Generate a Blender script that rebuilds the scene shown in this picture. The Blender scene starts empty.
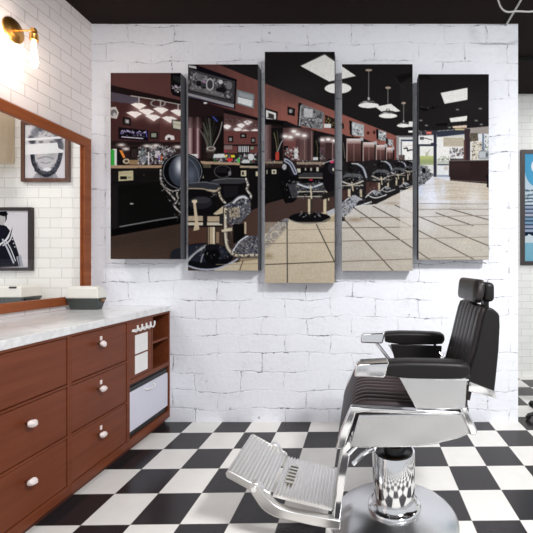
import bpy, bmesh, math, random
import numpy as np
from mathutils import Vector, Matrix
random.seed(7)
rng = np.random.RandomState(5)
PI = math.pi
SC = bpy.context.scene
COL = SC.collection
F = 370.0; VX = 363.0; VY = 265.0; CH = 1.4; CY = -3.3      # lens in pixels, vanishing point, eye height, camera y

def lin(c):
    c = c / 255.0
    return c / 12.92 if c <= 0.04045 else ((c + 0.055) / 1.055) ** 2.4
def rgb(r, g, b): return (lin(r), lin(g), lin(b), 1.0)
def P(px, py, d): return ((px - VX) * d / F, d + CY, CH + (VY - py) * d / F)
def PXZ(px, py, d): p = P(px, py, d); return (p[0], p[2])

# ------------------------------------------------------------------ materials
class NT:
    def __init__(s, name):
        s.m = bpy.data.materials.new(name); s.m.use_nodes = True
        s.t = s.m.node_tree; s.t.nodes.clear()
        s.out = s.n('ShaderNodeOutputMaterial'); s.b = s.n('ShaderNodeBsdfPrincipled')
        s.l(s.b.outputs[0], s.out.inputs[0])
    def n(s, ty, **kw):
        x = s.t.nodes.new(ty)
        for k, v in kw.items(): setattr(x, k, v)
        return x
    def l(s, a, b): s.t.links.new(a, b)
    def set(s, base=None, rough=None, metal=None, spec=None):
        if base is not None: s.b.inputs['Base Color'].default_value = base
        if rough is not None: s.b.inputs['Roughness'].default_value = rough
        if metal is not None: s.b.inputs['Metallic'].default_value = metal
        if spec is not None: s.b.inputs['Specular IOR Level'].default_value = spec
        return s
    def math(s, op, a, b=None, c=None):
        x = s.n('ShaderNodeMath', operation=op)
        for i, v in enumerate((a, b, c)):
            if v is None: continue
            if isinstance(v, (int, float)): x.inputs[i].default_value = v
            else: s.l(v, x.inputs[i])
        return x.outputs[0]
    def mix(s, f, a, b):
        x = s.n('ShaderNodeMix', data_type='RGBA')
        for i, v in ((0, f), (6, a), (7, b)):
            if isinstance(v, (int, float, tuple)): x.inputs[i].default_value = v
            else: s.l(v, x.inputs[i])
        return x.outputs[2]
    def pos(s): return s.n('ShaderNodeNewGeometry').outputs['Position']
    def sep(s, v):
        x = s.n('ShaderNodeSeparateXYZ'); s.l(v, x.inputs[0]); return x.outputs
    def comb(s, a, b, c=0.0):
        x = s.n('ShaderNodeCombineXYZ')
        for i, v in enumerate((a, b, c)):
            if isinstance(v, (int, float)): x.inputs[i].default_value = v
            else: s.l(v, x.inputs[i])
        return x.outputs[0]
    def noise(s, vec, scale, detail=3, rough=0.5, col=False):
        x = s.n('ShaderNodeTexNoise'); s.l(vec, x.inputs['Vector'])
        x.inputs['Scale'].default_value = scale; x.inputs['Detail'].default_value = detail
        x.inputs['Roughness'].default_value = rough
        return x.outputs['Color' if col else 'Fac']
    def ramp(s, f, stops):
        x = s.n('ShaderNodeValToRGB'); s.l(f, x.inputs[0])
        e = x.color_ramp.elements
        while len(e) < len(stops): e.new(0.5)
        for i, (p, c) in enumerate(stops): e[i].position = p; e[i].color = c
        return x.outputs[0]
    def bump(s, h, strength=0.3, dist=0.01):
        x = s.n('ShaderNodeBump'); s.l(h, x.inputs['Height'])
        x.inputs['Strength'].default_value = strength; x.inputs['Distance'].default_value = dist
        s.l(x.outputs[0], s.b.inputs['Normal'])

def simple(name, base, rough=0.5, metal=0.0, spec=0.5, nscale=0, var=0.06, bump=0.0):
    m = NT(name).set(base, rough, metal, spec)
    tc = m.n('ShaderNodeTexCoord').outputs['Object']
    nz = m.noise(tc, nscale or 18, 4)
    c2 = tuple(min(1, v * (1 - var)) for v in base[:3]) + (1,)
    m.l(m.mix(nz, c2, base), m.b.inputs['Base Color'])
    if bump: m.bump(nz, bump, 0.003)
    return m.m

def brick_wall_mat():
    m = NT('painted_white_brick').set(rough=0.55, spec=0.3)
    x, y, z = m.sep(m.pos())
    v0 = m.comb(x, z)
    w1 = m.noise(v0, 2.2, 2, col=True); w2 = m.noise(v0, 14, 3, col=True)
    def off(a, b, k):
        n1 = m.n('ShaderNodeVectorMath', operation='SUBTRACT'); m.l(b, n1.inputs[0]); n1.inputs[1].default_value = (.5, .5, .5)
        n2 = m.n('ShaderNodeVectorMath', operation='SCALE'); m.l(n1.outputs[0], n2.inputs[0]); n2.inputs['Scale'].default_value = k
        n3 = m.n('ShaderNodeVectorMath', operation='ADD'); m.l(a, n3.inputs[0]); m.l(n2.outputs[0], n3.inputs[1]); return n3.outputs[0]
    v = off(off(v0, w1, 0.11), w2, 0.03)
    sh = m.n('ShaderNodeVectorMath', operation='ADD'); m.l(v, sh.inputs[0]); sh.inputs[1].default_value = (0.1, 0.045, 0)
    bk = m.n('ShaderNodeTexBrick'); m.l(sh.outputs[0], bk.inputs['Vector'])
    bk.inputs['Scale'].default_value = 1.0; bk.inputs['Brick Width'].default_value = 0.40
    bk.inputs['Row Height'].default_value = 0.163; bk.inputs['Mortar Size'].default_value = 0.008
    bk.inputs['Mortar Smooth'].default_value = 1.0; bk.inputs['Bias'].default_value = 0
    bk.inputs['Color1'].default_value = (0, 0, 0, 1); bk.inputs['Color2'].default_value = (1, 1, 1, 1)
    mort = bk.outputs['Fac']
    patch = m.noise(v0, 3.1, 3)
    pm = m.ramp(patch, [(0.42, (0, 0, 0, 1)), (0.6, (1, 1, 1, 1))])
    mm = m.math('MULTIPLY', mort, pm)
    fine = m.noise(v0, 26, 6, 0.65); big = m.noise(v0, 1.3, 4)
    base = m.mix(fine, rgb(232, 234, 242), rgb(247, 248, 253))
    base = m.mix(m.math('MULTIPLY', mm, 0.17), base, rgb(160, 164, 176))
    # chips where the paint has cracked open along the joints
    cn = m.noise(v0, 19, 5, 0.7)
    ck = m.ramp(cn, [(0.53, (0, 0, 0, 1)), (0.58, (1, 1, 1, 1))])
    chip = m.math('MULTIPLY', m.math('MULTIPLY', ck, mort), pm)
    base = m.mix(m.math('MULTIPLY', chip, 0.8), base, rgb(70, 72, 82))
    # stray pits
    vo = m.n('ShaderNodeTexVoronoi'); m.l(v0, vo.inputs['Vector']); vo.inputs['Scale'].default_value = 6.5
    pit = m.ramp(vo.outputs['Distance'], [(0.0, (1, 1, 1, 1)), (0.11, (0, 0, 0, 1))])
    pk = m.ramp(m.noise(v0, 5.0, 2), [(0.54, (0, 0, 0, 1)), (0.6, (1, 1, 1, 1))])
    base = m.mix(m.math('MULTIPLY', m.math('MULTIPLY', pit, pk), 0.75), base, rgb(80, 82, 92))
    m.l(base, m.b.inputs['Base Color'])
    # cracks: thin wandering ridges
    rn = m.noise(v0, 5.5, 5, 0.6)
    ridge = m.math('ABSOLUTE', m.math('SUBTRACT', rn, 0.5))
    rg = m.ramp(ridge, [(0.0, (1, 1, 1, 1)), (0.012, (0, 0, 0, 1))])
    h = m.math('ADD', m.math('MULTIPLY', fine, 0.6), m.math('MULTIPLY', m.math('ADD', m.math('MULTIPLY', mm, 0.8), m.math('MULTIPLY', mort, 0.15)), -0.8))
    h = m.math('ADD', h, m.math('MULTIPLY', m.math('MULTIPLY', rg, pm), -0.35))
    h = m.math('ADD', h, m.math('MULTIPLY', chip, -1.0))
    m.bump(h, 0.6, 0.012)
    return m.m

def tile_mat(name, axes, tw, th, base, grout, rough=0.12, ox=0.0, oz=0.0, gs=0.0022):
    m = NT(name).set(rough=rough)
    s = m.sep(m.pos())
    v = m.comb(m.math('ADD', s[axes], ox), m.math('ADD', s[2], oz))
    bk = m.n('ShaderNodeTexBrick'); m.l(v, bk.inputs['Vector'])
    bk.inputs['Scale'].default_value = 1.0; bk.inputs['Brick Width'].default_value = tw
    bk.inputs['Row Height'].default_value = th; bk.inputs['Mortar Size'].default_value = gs
    bk.inputs['Mortar Smooth'].default_value = 0.1; bk.inputs['Bias'].default_value = 0
    b2 = tuple(c * 0.955 for c in base[:3]) + (1,)
    bk.inputs['Color1'].default_value = base; bk.inputs['Color2'].default_value = b2
    bk.inputs['Mortar'].default_value = grout
    m.l(bk.outputs['Color'], m.b.inputs['Base Color'])
    h = m.math('SUBTRACT', 1.0, bk.outputs['Fac']); m.bump(h, 0.35, 0.003)
    return m.m

def floor_mat():
    m = NT('black_and_white_vinyl_tiles').set(rough=0.22, spec=0.35)
    x, y, z = m.sep(m.pos())
    u = m.math('DIVIDE', m.math('ADD', x, 0.9898), 0.2643)
    d = m.math('SUBTRACT', m.math('SUBTRACT', m.math('ADD', y, 3.3), 2.0), m.math('MULTIPLY', m.math('ADD', x, 0.9), 0.017))
    v = m.math('DIVIDE', d, 0.274)
    par = m.math('ADD', m.math('FLOOR', u), m.math('FLOOR', v))
    par = m.math('ABSOLUTE', m.math('MODULO', m.math('ADD', par, 200.0), 2.0))
    par = m.math('GREATER_THAN', par, 0.5)
    nz = m.noise(m.pos(), 9, 5); st = m.noise(m.comb(m.math('MULTIPLY', x, 4.0), m.math('MULTIPLY', y, 30.0)), 2, 4)
    white = m.mix(nz, rgb(224, 221, 216), rgb(238, 236, 232))
    black = m.mix(st, rgb(34, 30, 32), rgb(46, 42, 44))
    c = m.mix(par, white, black)
    fu = m.math('ABSOLUTE', m.math('SUBTRACT', m.math('FRACT', u), 0.5)); fv = m.math('ABSOLUTE', m.math('SUBTRACT', m.math('FRACT', v), 0.5))
    seam = m.math('GREATER_THAN', m.math('MAXIMUM', fu, fv), 0.4935)
    c = m.mix(m.math('MULTIPLY', seam, 0.6), c, rgb(150, 146, 142))
    m.l(c, m.b.inputs['Base Color'])
    return m.m

def wood_mat(name, c1, c2, rough=0.33, axis=1, spec=0.45):
    m = NT(name).set(rough=rough, spec=spec)
    x, y, z = m.sep(m.pos())
    k = [(8, 8, 8)] * 3
    sc = {0: (1.5, 22, 22), 1: (22, 1.5, 22), 2: (22, 22, 1.5)}[axis]
    v = m.comb(m.math('MULTIPLY', x, sc[0]), m.math('MULTIPLY', y, sc[1]), m.math('MULTIPLY', z, sc[2]))
    nz = m.noise(v, 1.0, 5, 0.6)
    r = m.ramp(nz, [(0.3, c1), (0.7, c2)])
    m.l(r, m.b.inputs['Base Color'])
    return m.m

def marble_mat():
    m = NT('white_marble_with_grey_veins').set(rough=0.15)
    p = m.pos(); w = m.noise(p, 2.4, 4, col=True)
    n2 = m.n('ShaderNodeVectorMath', operation='SCALE'); m.l(w, n2.inputs[0]); n2.inputs['Scale'].default_value = 0.8
    n3 = m.n('ShaderNodeVectorMath', operation='ADD'); m.l(p, n3.inputs[0]); m.l(n2.outputs[0], n3.inputs[1])
    nz = m.noise(n3.outputs[0], 2.6, 5, 0.55)
    rd = m.math('ABSOLUTE', m.math('SUBTRACT', nz, 0.5))
    vein = m.ramp(rd, [(0.0, (1, 1, 1, 1)), (0.045, (0, 0, 0, 1))])
    c = m.mix(m.math('MULTIPLY', vein, 0.28), m.mix(m.noise(p, 5, 3), rgb(226, 226, 226), rgb(243, 243, 243)), rgb(165, 166, 170))
    m.l(c, m.b.inputs['Base Color'])
    return m.m

def leather_mat(name, base, rough=0.46, spec=0.28):
    m = NT(name).set(base, rough, 0, spec)
    tc = m.n('ShaderNodeTexCoord').outputs['Object']
    vo = m.n('ShaderNodeTexVoronoi'); m.l(tc, vo.inputs['Vector']); vo.inputs['Scale'].default_value = 320
    m.bump(vo.outputs['Distance'], 0.12, 0.001)
    c2 = tuple(v * 1.25 for v in base[:3]) + (1,)
    m.l(m.mix(m.noise(tc, 9, 3), base, c2), m.b.inputs['Base Color'])
    return m.m

def metal_mat(name, base, rough, brushed=None):
    m = NT(name).set(base, rough, 1.0)
    if brushed:
        tc = m.n('ShaderNodeTexCoord').outputs['Object']; x, y, z = m.sep(tc)
        a, b, c = brushed
        v = m.comb(m.math('MULTIPLY', x, a), m.math('MULTIPLY', y, b), m.math('MULTIPLY', z, c))
        nz = m.noise(v, 1, 3)
        r = m.math('ADD', m.math('MULTIPLY', nz, 0.16), rough - 0.08); m.l(r, m.b.inputs['Roughness'])
    return m.m

def print_mat(name, rough=0.8, k=0.78):
    m = NT(name).set(rough=rough, spec=0.0)
    a = m.n('ShaderNodeAttribute', attribute_name='ink'); m.l(m.mix(k, (0, 0, 0, 1), a.outputs['Color']), m.b.inputs['Base Color'])
    return m.m

def emit_mat(name, c, s):
    m = NT(name); e = m.n('ShaderNodeEmission'); e.inputs[0].default_value = c; e.inputs[1].default_value = s
    m.l(e.outputs[0], m.out.inputs[0]); return m.m

M = {}
M['brick'] = brick_wall_mat()
M['tile_left'] = tile_mat('white_subway_tile_side', 1, 0.21, 0.0875, rgb(246, 238, 236), rgb(190, 178, 176), ox=0.13, oz=0.02)
M['tile_back'] = tile_mat('white_subway_tile_mirrored', 0, 0.203, 0.0893, rgb(242, 240, 235), rgb(200, 194, 186), ox=0.05, oz=0.055)
M['tile_far'] = tile_mat('white_subway_tile_far', 0, 0.21, 0.0865, rgb(236, 236, 232), rgb(200, 200, 197), rough=0.45, ox=0.0, oz=0.01)
M['ceiling'] = simple('dark_brown_ceiling_paint', rgb(36, 27, 26), 0.8, spec=0.1)
M['ceiling2'] = simple('black_ceiling_paint', rgb(28, 27, 27), 0.8, spec=0.1)
M['floor'] = floor_mat()
M['wood'] = wood_mat('reddish_brown_cabinet_wood', rgb(103, 51, 29), rgb(120, 63, 39), 0.36, 1, 0.22)
M['wood_in'] = wood_mat('dark_cabinet_interior', rgb(84, 42, 32), rgb(100, 52, 38), 0.5)
M['gap'] = simple('dark_joint', rgb(38, 20, 16), 0.7)
M['frame_wood'] = wood_mat('orange_brown_mirror_frame_wood', rgb(132, 70, 38), rgb(160, 90, 52), 0.4, 1, 0.25)
M['marble'] = marble_mat()
M['quartz'] = simple('pinkish_white_quartz', rgb(242, 228, 224), 0.25, nscale=60, var=0.12)
M['white_pl'] = simple('white_plastic', rgb(240, 238, 236), 0.35)
M['lilac'] = simple('white_enamel', rgb(218, 217, 230), 0.3)
M['black_pl'] = simple('black_plastic', rgb(24, 23, 24), 0.35)
M['tray_dark'] = simple('dark_grey_green_plastic', rgb(62, 68, 66), 0.35)
M['cream'] = simple('cream_plastic', rgb(232, 229, 220), 0.3)
M['leather'] = leather_mat('black_leather', rgb(23, 21, 21))
M['leather_back'] = leather_mat('black_brown_leather', rgb(38, 33, 34), 0.36)
M['leather_seat'] = leather_mat('dark_plum_brown_leather', rgb(50, 41, 43), 0.36)
M['chrome'] = metal_mat('polished_chrome', (0.82, 0.82, 0.83, 1), 0.08)
M['satin'] = metal_mat('satin_steel', (0.70, 0.70, 0.71, 1), 0.22)
M['satin_base'] = metal_mat('brushed_steel_base', (0.68, 0.68, 0.69, 1), 0.24)
M['alu'] = metal_mat('cast_aluminium', (0.80, 0.78, 0.76, 1), 0.3)
M['brass'] = metal_mat('polished_brass', rgb(236, 178, 96), 0.32)
M['canvas_edge'] = simple('grey_wrapped_canvas_edge', rgb(104, 104, 109), 0.85, spec=0.1)
M['ink'] = print_mat('printed_canvas_ink')
M['photo'] = print_mat('photo_print_ink', 0.4)
M['dark_frame'] = wood_mat('dark_brown_picture_frame', rgb(78, 48, 36), rgb(104, 68, 52), 0.4, 2)
M['poster_frame'] = simple('black_poster_frame', rgb(58, 50, 48), 0.4)
M['beige_wood'] = wood_mat('pale_beige_wood', rgb(212, 192, 162), rgb(226, 208, 180), 0.5, 2)
M['bulb'] = emit_mat('glowing_bulb', (1, 0.85, 0.66, 1), 12)
M['cable'] = simple('white_cable', rgb(190, 188, 186), 0.4)
M['copper'] = metal_mat('aged_copper', rgb(150, 110, 80), 0.3)
M['slot'] = simple('olive_rubber', rgb(96, 92, 74), 0.6)
M['lamp_on'] = emit_mat('lit_ceiling_panel', (1, 0.99, 0.97, 1), 3.0)

# ------------------------------------------------------------------ mesh helpers
def tag(o, label=None, cat=None, group=None, kind=None):
    if label: o['label'] = label
    if cat: o['category'] = cat
    if group: o['group'] = group
    if kind: o['kind'] = kind
    return o
def thing(name, label, cat, loc=(0, 0, 0), group=None):
    o = bpy.data.objects.new(name, None); COL.objects.link(o); o.location = loc; o.empty_display_size = 0.05
    o['wl'] = list(loc)
    return tag(o, label, cat, group)
def wloc(o):
    v = Vector((0, 0, 0))
    while o is not None: v += Vector(o.location); o = o.parent
    return v
def obj(name, bm, mat, parent=None, smooth=True, bevel=0, seg=3, ang=35, origin=None):
    """bm is in world coordinates"""
    bmesh.ops.recalc_face_normals(bm, faces=bm.faces[:])
    me = bpy.data.meshes.new(name)
    if parent is not None: off = wloc(parent)
    else:
        if origin is None:
            xs = [v.co for v in bm.verts]
            origin = (sum(v.x for v in xs) / len(xs), sum(v.y for v in xs) / len(xs), min(v.z for v in xs))
        off = Vector(origin)
    bmesh.ops.translate(bm, verts=bm.verts[:], vec=-off)
    bm.to_mesh(me); bm.free()
    if smooth:
        for p in me.polygons: p.use_smooth = True
        try: me.set_sharp_from_angle(angle=math.radians(ang))
        except Exception: pass
    o = bpy.data.objects.new(name, me); COL.objects.link(o)
    if isinstance(mat, (list, tuple)):
        for m_ in mat: me.materials.append(m_)
    else: me.materials.append(mat)
    if parent is not None: o.parent = parent
    else: o.location = off
    if bevel:
        b = o.modifiers.new('bevel', 'BEVEL'); b.width = bevel; b.segments = seg; b.limit_method = 'ANGLE'; b.angle_limit = math.radians(30)
        b.harden_normals = False
    return o
def BM(): return bmesh.new()
def box(bm, x0, x1, y0, y1, z0, z1, r=0, seg=3):
    res = bmesh.ops.create_cube(bm, size=1.0); vs = res['verts']
    for v in vs:
        v.co = Vector((x0 + (v.co.x + .5) * (x1 - x0), y0 + (v.co.y + .5) * (y1 - y0), z0 + (v.co.z + .5) * (z1 - z0)))
    if r:
        es = list({e for v in vs for e in v.link_edges})
        bmesh.ops.bevel(bm, geom=es, offset=r, segments=seg, profile=0.5, affect='EDGES')
    return bm
def prism(bm, pts, y0, y1, axis='y'):
    """polygon pts in (x,z) extruded along y"""
    def mk(a, b, t): return {'y': (a, t, b), 'x': (t, a, b), 'z': (a, b, t)}[axis]
    A = [bm.verts.new(mk(a, b, y0)) for a, b in pts]; B = [bm.verts.new(mk(a, b, y1)) for a, b in pts]
    bm.faces.new(A); bm.faces.new(list(reversed(B)))
    n = len(pts)
    for i in range(n): bm.faces.new((A[i], B[i], B[(i + 1) % n], A[(i + 1) % n]))
    return bm
def tube(bm, pts, r, seg=12, caps=True):
    pts = [Vector(p) for p in pts]; rs = r if isinstance(r, (list, tuple)) else [r] * len(pts)
    rings = []; up = Vector((0, 0, 1)); prev = None
    for i, p in enumerate(pts):
        t = (pts[min(i + 1, len(pts) - 1)] - pts[max(i - 1, 0)]).normalized()
        if prev is None:
            a = up if abs(t.dot(up)) < 0.9 else Vector((1, 0, 0))
            n = (a - t * a.dot(t)).normalized()
        else: n = (prev - t * prev.dot(t)).normalized()
        prev = n; b = t.cross(n)
        rings.append([bm.verts.new(p + (n * math.cos(2 * PI * k / seg) + b * math.sin(2 * PI * k / seg)) * rs[i]) for k in range(seg)])
    for i in range(len(rings) - 1):
        for k in range(seg): bm.faces.new((rings[i][k], rings[i][(k + 1) % seg], rings[i + 1][(k + 1) % seg], rings[i + 1][k]))
    if caps: bm.faces.new(rings[0]); bm.faces.new(list(reversed(rings[-1])))
    return bm
def smooth_path(pts, n=6):
    P_ = [Vector(p) for p in pts]; out = []
    for i in range(len(P_) - 1):
        p0 = P_[max(i - 1, 0)]; p1 = P_[i]; p2 = P_[i + 1]; p3 = P_[min(i + 2, len(P_) - 1)]
        for k in range(n):
            t = k / n
            out.append(0.5 * ((2 * p1) + (p2 - p0) * t + (2 * p0 - 5 * p1 + 4 * p2 - p3) * t * t + (3 * p1 - p0 - 3 * p2 + p3) * t ** 3))
    out.append(P_[-1]); return out
def lathe(bm, prof, c, seg=64, axis='z'):
    rings = []
    for r, z in prof:
        if r < 1e-6:
            rings.append([bm.verts.new(ax(c, 0, 0, z, axis))]); continue
        rings.append([bm.verts.new(ax(c, r * math.cos(2 * PI * k / seg), r * math.sin(2 * PI * k / seg), z, axis)) for k in range(seg)])
    for i in range(len(rings) - 1):
        a, b = rings[i], rings[i + 1]
        for k in range(seg):
            q = (k + 1) % seg
            if len(a) == 1 and len(b) == 1: continue
            if len(a) == 1: bm.faces.new((a[0], b[k], b[q]))
            elif len(b) == 1: bm.faces.new((a[k], a[q], b[0]))
            else: bm.faces.new((a[k], a[q], b[q], b[k]))
    return bm
def ax(c, u, v, w, axis):
    if axis == 'z': return (c[0] + u, c[1] + v, c[2] + w)
    if axis == 'x': return (c[0] + w, c[1] + u, c[2] + v)
    return (c[0] + u, c[1] + w, c[2] + v)
def channel_pad(bm, path, y0, y1, n, thick, bulge, sgn=1, res=8, edge=0.02):
    """upholstered pad: path of (x,z) front points, channels run along the path, spaced along y"""
    pth = [Vector((a, 0, b)) for a, b in path]
    nv = n * res + 1; ys = []
    for j in range(nv): ys.append(y0 + (y1 - y0) * j / (nv - 1))
    F_, B_ = [], []
    for i, p in enumerate(pth):
        t = (pth[min(i + 1, len(pth) - 1)] - pth[max(i - 1, 0)]).normalized()
        nrm = Vector((t.z, 0, -t.x))      # points to the front/top for paths laid rear->front
        rowf, rowb = [], []
        e_i = min(i, len(pth) - 1 - i)
        for j, y in enumerate(ys):
            w = abs(math.sin(PI * n * j / (nv - 1))) ** 0.6
            e = min(y - y0, y1 - y) / edge; e = min(1, e); rnd = (1 - math.sqrt(max(0, 1 - (1 - e) ** 2))) * edge
            k = bulge * w - rnd - (0.012 if e_i == 0 else 0)
            rowf.append(bm.verts.new(p + nrm * k * sgn + Vector((0, y, 0))))
            rowb.append(bm.verts.new(p - nrm * thick * sgn + Vector((0, y, 0))))
        F_.append(rowf); B_.append(rowb)
    a, b = len(pth), nv
    for i in range(a - 1):
        for j in range(b - 1):
            bm.faces.new((F_[i][j], F_[i + 1][j], F_[i + 1][j + 1], F_[i][j + 1]))
            bm.faces.new((B_[i][j], B_[i][j + 1], B_[i + 1][j + 1], B_[i + 1][j]))
        bm.faces.new((F_[i][0], B_[i][0], B_[i + 1][0], F_[i + 1][0]))
        bm.faces.new((F_[i][-1], F_[i + 1][-1], B_[i + 1][-1], B_[i][-1]))
    for j in range(b - 1):
        bm.faces.new((F_[0][j], F_[0][j + 1], B_[0][j + 1], B_[0][j]))
        bm.faces.new((F_[-1][j], B_[-1][j], B_[-1][j + 1], F_[-1][j + 1]))
    return bm

# ------------------------------------------------------------------ picture drawing (inks of the printed pictures)
class Img:
    def __init__(s, x0, y0, x1, y1, sc, bg):
        s.x0, s.y0, s.x1, s.y1, s.s = x0, y0, x1, y1, sc
        s.w = int(round((x1 - x0) * sc)); s.h = int(round((y1 - y0) * sc))
        s.a = np.zeros((s.h, s.w, 3), np.float32); s.a[:] = bg
        s.X, s.Y = np.meshgrid(x0 + (np.arange(s.w) + .5) / sc, y0 + (np.arange(s.h) + .5) / sc)
    def _win(s, xa, ya, xb, yb):
        i0 = max(0, int((ya - s.y0) * s.s) - 1); i1 = min(s.h, int((yb - s.y0) * s.s) + 2)
        j0 = max(0, int((xa - s.x0) * s.s) - 1); j1 = min(s.w, int((xb - s.x0) * s.s) + 2)
        return (slice(i0, i1), slice(j0, j1)) if i1 > i0 and j1 > j0 else None
    def put(s, w, m, col, al=1.0):
        m = (m * al)[..., None]
        s.a[w] = s.a[w] * (1 - m) + np.array(col, np.float32) * m
    def poly(s, pts, col, al=1.0):
        xs = [p[0] for p in pts]; ys = [p[1] for p in pts]
        w = s._win(min(xs), min(ys), max(xs), max(ys))
        if not w: return
        X, Y = s.X[w], s.Y[w]; m = np.zeros(X.shape, bool); n = len(pts)
        for i in range(n):
            xa, ya = pts[i]; xb, yb = pts[(i + 1) % n]
            if ya == yb: continue
            c = ((ya > Y) != (yb > Y)) & (X < (xb - xa) * (Y - ya) / (yb - ya) + xa); m ^= c
        s.put(w, m.astype(np.float32), col, al)
    def rect(s, xa, ya, xb, yb, col, al=1.0): s.poly([(xa, ya), (xb, ya), (xb, yb), (xa, yb)], col, al)
    def ell(s, cx, cy, rx, ry, col, al=1.0, ang=0, soft=0.0):
        R = max(rx, ry) * (1 + soft); w = s._win(cx - R, cy - R, cx + R, cy + R)
        if not w: return
        X = s.X[w] - cx; Y = s.Y[w] - cy; c, d = math.cos(ang), math.sin(ang)
        q = np.sqrt(((X * c + Y * d) / rx) ** 2 + ((-X * d + Y * c) / ry) ** 2)
        m = (q <= 1).astype(np.float32) if soft == 0 else np.clip((1 + soft - q) / (2 * soft + 1e-6), 0, 1)
        s.put(w, m, col, al)
    def ring(s, cx, cy, rx, ry, t, col, al=1.0):
        w = s._win(cx - rx - t, cy - ry - t, cx + rx + t, cy + ry + t)
        if not w: return
        X = s.X[w] - cx; Y = s.Y[w] - cy
        q = np.sqrt((X / rx) ** 2 + (Y / ry) ** 2); m = (abs(q - 1) * min(rx, ry) < t / 2).astype(np.float32); s.put(w, m, col, al)
    def line(s, pts, wd, col, al=1.0):
        for (xa, ya), (xb, yb) in zip(pts[:-1], pts[1:]):
            w = s._win(min(xa, xb) - wd, min(ya, yb) - wd, max(xa, xb) + wd, max(ya, yb) + wd)
            if not w: continue
            X, Y = s.X[w], s.Y[w]; L = (xb - xa) ** 2 + (yb - ya) ** 2 + 1e-9
            t = np.clip(((X - xa) * (xb - xa) + (Y - ya) * (yb - ya)) / L, 0, 1)
            dd = np.hypot(X - xa - t * (xb - xa), Y - ya - t * (yb - ya))
            s.put(w, np.clip(wd / 2 - dd + .5 / s.s * 1.0, 0, 1 / s.s) * s.s, col, al)
    def curve(s, pts, wd, col, al=1.0):
        q = smooth_path([(a, b, 0) for a, b in pts], 5); s.line([(p.x, p.y) for p in q], wd, col, al)
    def glow(s, cx, cy, rx, ry, col, k=1.0):
        w = s._win(cx - 3 * rx, cy - 3 * ry, cx + 3 * rx, cy + 3 * ry)
        if not w: return
        m = np.exp(-(((s.X[w] - cx) / rx) ** 2 + ((s.Y[w] - cy) / ry) ** 2)); s.put(w, m.astype(np.float32), col, k)
    def vgrad(s, xa, ya, xb, yb, c1, c2, al=1.0, horiz=False):
        w = s._win(xa, ya, xb, yb)
        if not w: return
        t = ((s.X[w] - xa) / (xb - xa) if horiz else (s.Y[w] - ya) / (yb - ya))
        m = ((s.X[w] >= xa) & (s.X[w] <= xb) & (s.Y[w] >= ya) & (s.Y[w] <= yb)).astype(np.float32)[..., None] * al
        t = np.clip(t, 0, 1)[..., None]; c = np.array(c1, np.float32) * (1 - t) + np.array(c2, np.float32) * t
        s.a[w] = s.a[w] * (1 - m) + c * m
    def speck(s, pts, cols, n, r=(0.4, 1.3), al=0.9):
        """scatter small strokes inside a polygon: glints, bottles, leaves"""
        xs = [p[0] for p in pts]; ys = [p[1] for p in pts]; k = 0; tr = 0
        while k < n and tr < n * 12:
            tr += 1; x = random.uniform(min(xs), max(xs)); y = random.uniform(min(ys), max(ys)); ins = False
            for i in range(len(pts)):
                xa, ya = pts[i]; xb, yb = pts[(i + 1) % len(pts)]
                if (ya > y) != (yb > y) and x < (xb - xa) * (y - ya) / (yb - ya) + xa: ins = not ins
            if not ins: continue
            k += 1; s.ell(x, y, random.uniform(*r), random.uniform(*r) * .5, random.choice(cols), al * random.uniform(.45, 1), random.uniform(0, PI))
    def grain(s, amt, size=2):
        n = rng.normal(0, 1, (s.h // size + 1, s.w // size + 1)).astype(np.float32).repeat(size, 0).repeat(size, 1)[:s.h, :s.w]
        s.a = np.clip(s.a * (1 + n[..., None] * amt), 0, 255)
    def blur(s, k=0.5):
        a = s.a; p = np.pad(a, ((1, 1), (1, 1), (0, 0)), 'edge')
        b = (p[:-2, 1:-1] + p[2:, 1:-1] + p[1:-1, :-2] + p[1:-1, 2:] + p[:-2, :-2] * .7 + p[2:, 2:] * .7 + p[:-2, 2:] * .7 + p[2:, :-2] * .7) / 6.8
        s.a = a * (1 - k) + b * k
    def chrome(s, pts, w, light=(206, 196, 176)):
        s.curve(pts, w + 1.3, (22, 21, 23)); s.curve(pts, w, (116, 108, 98)); s.curve([(a - w * .12, b - w * .12) for a, b in pts], w * .5, light)
        q = smooth_path([(a, b, 0) for a, b in pts], 4)
        for p in q:
            if random.random() < .55: s.ell(p.x + random.uniform(-.3, .3) * w, p.y + random.uniform(-.3, .3) * w, w * .28, w * .2, random.choice([(245, 244, 242), (40, 38, 40), (30, 28, 30), (230, 224, 212)]), .85, random.uniform(0, 3))
    def linear(s):
        c = np.clip(s.a / 255.0, 0, 1); return np.where(c <= 0.04045, c / 12.92, ((c + 0.055) / 1.055) ** 2.4).astype(np.float32)

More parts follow.
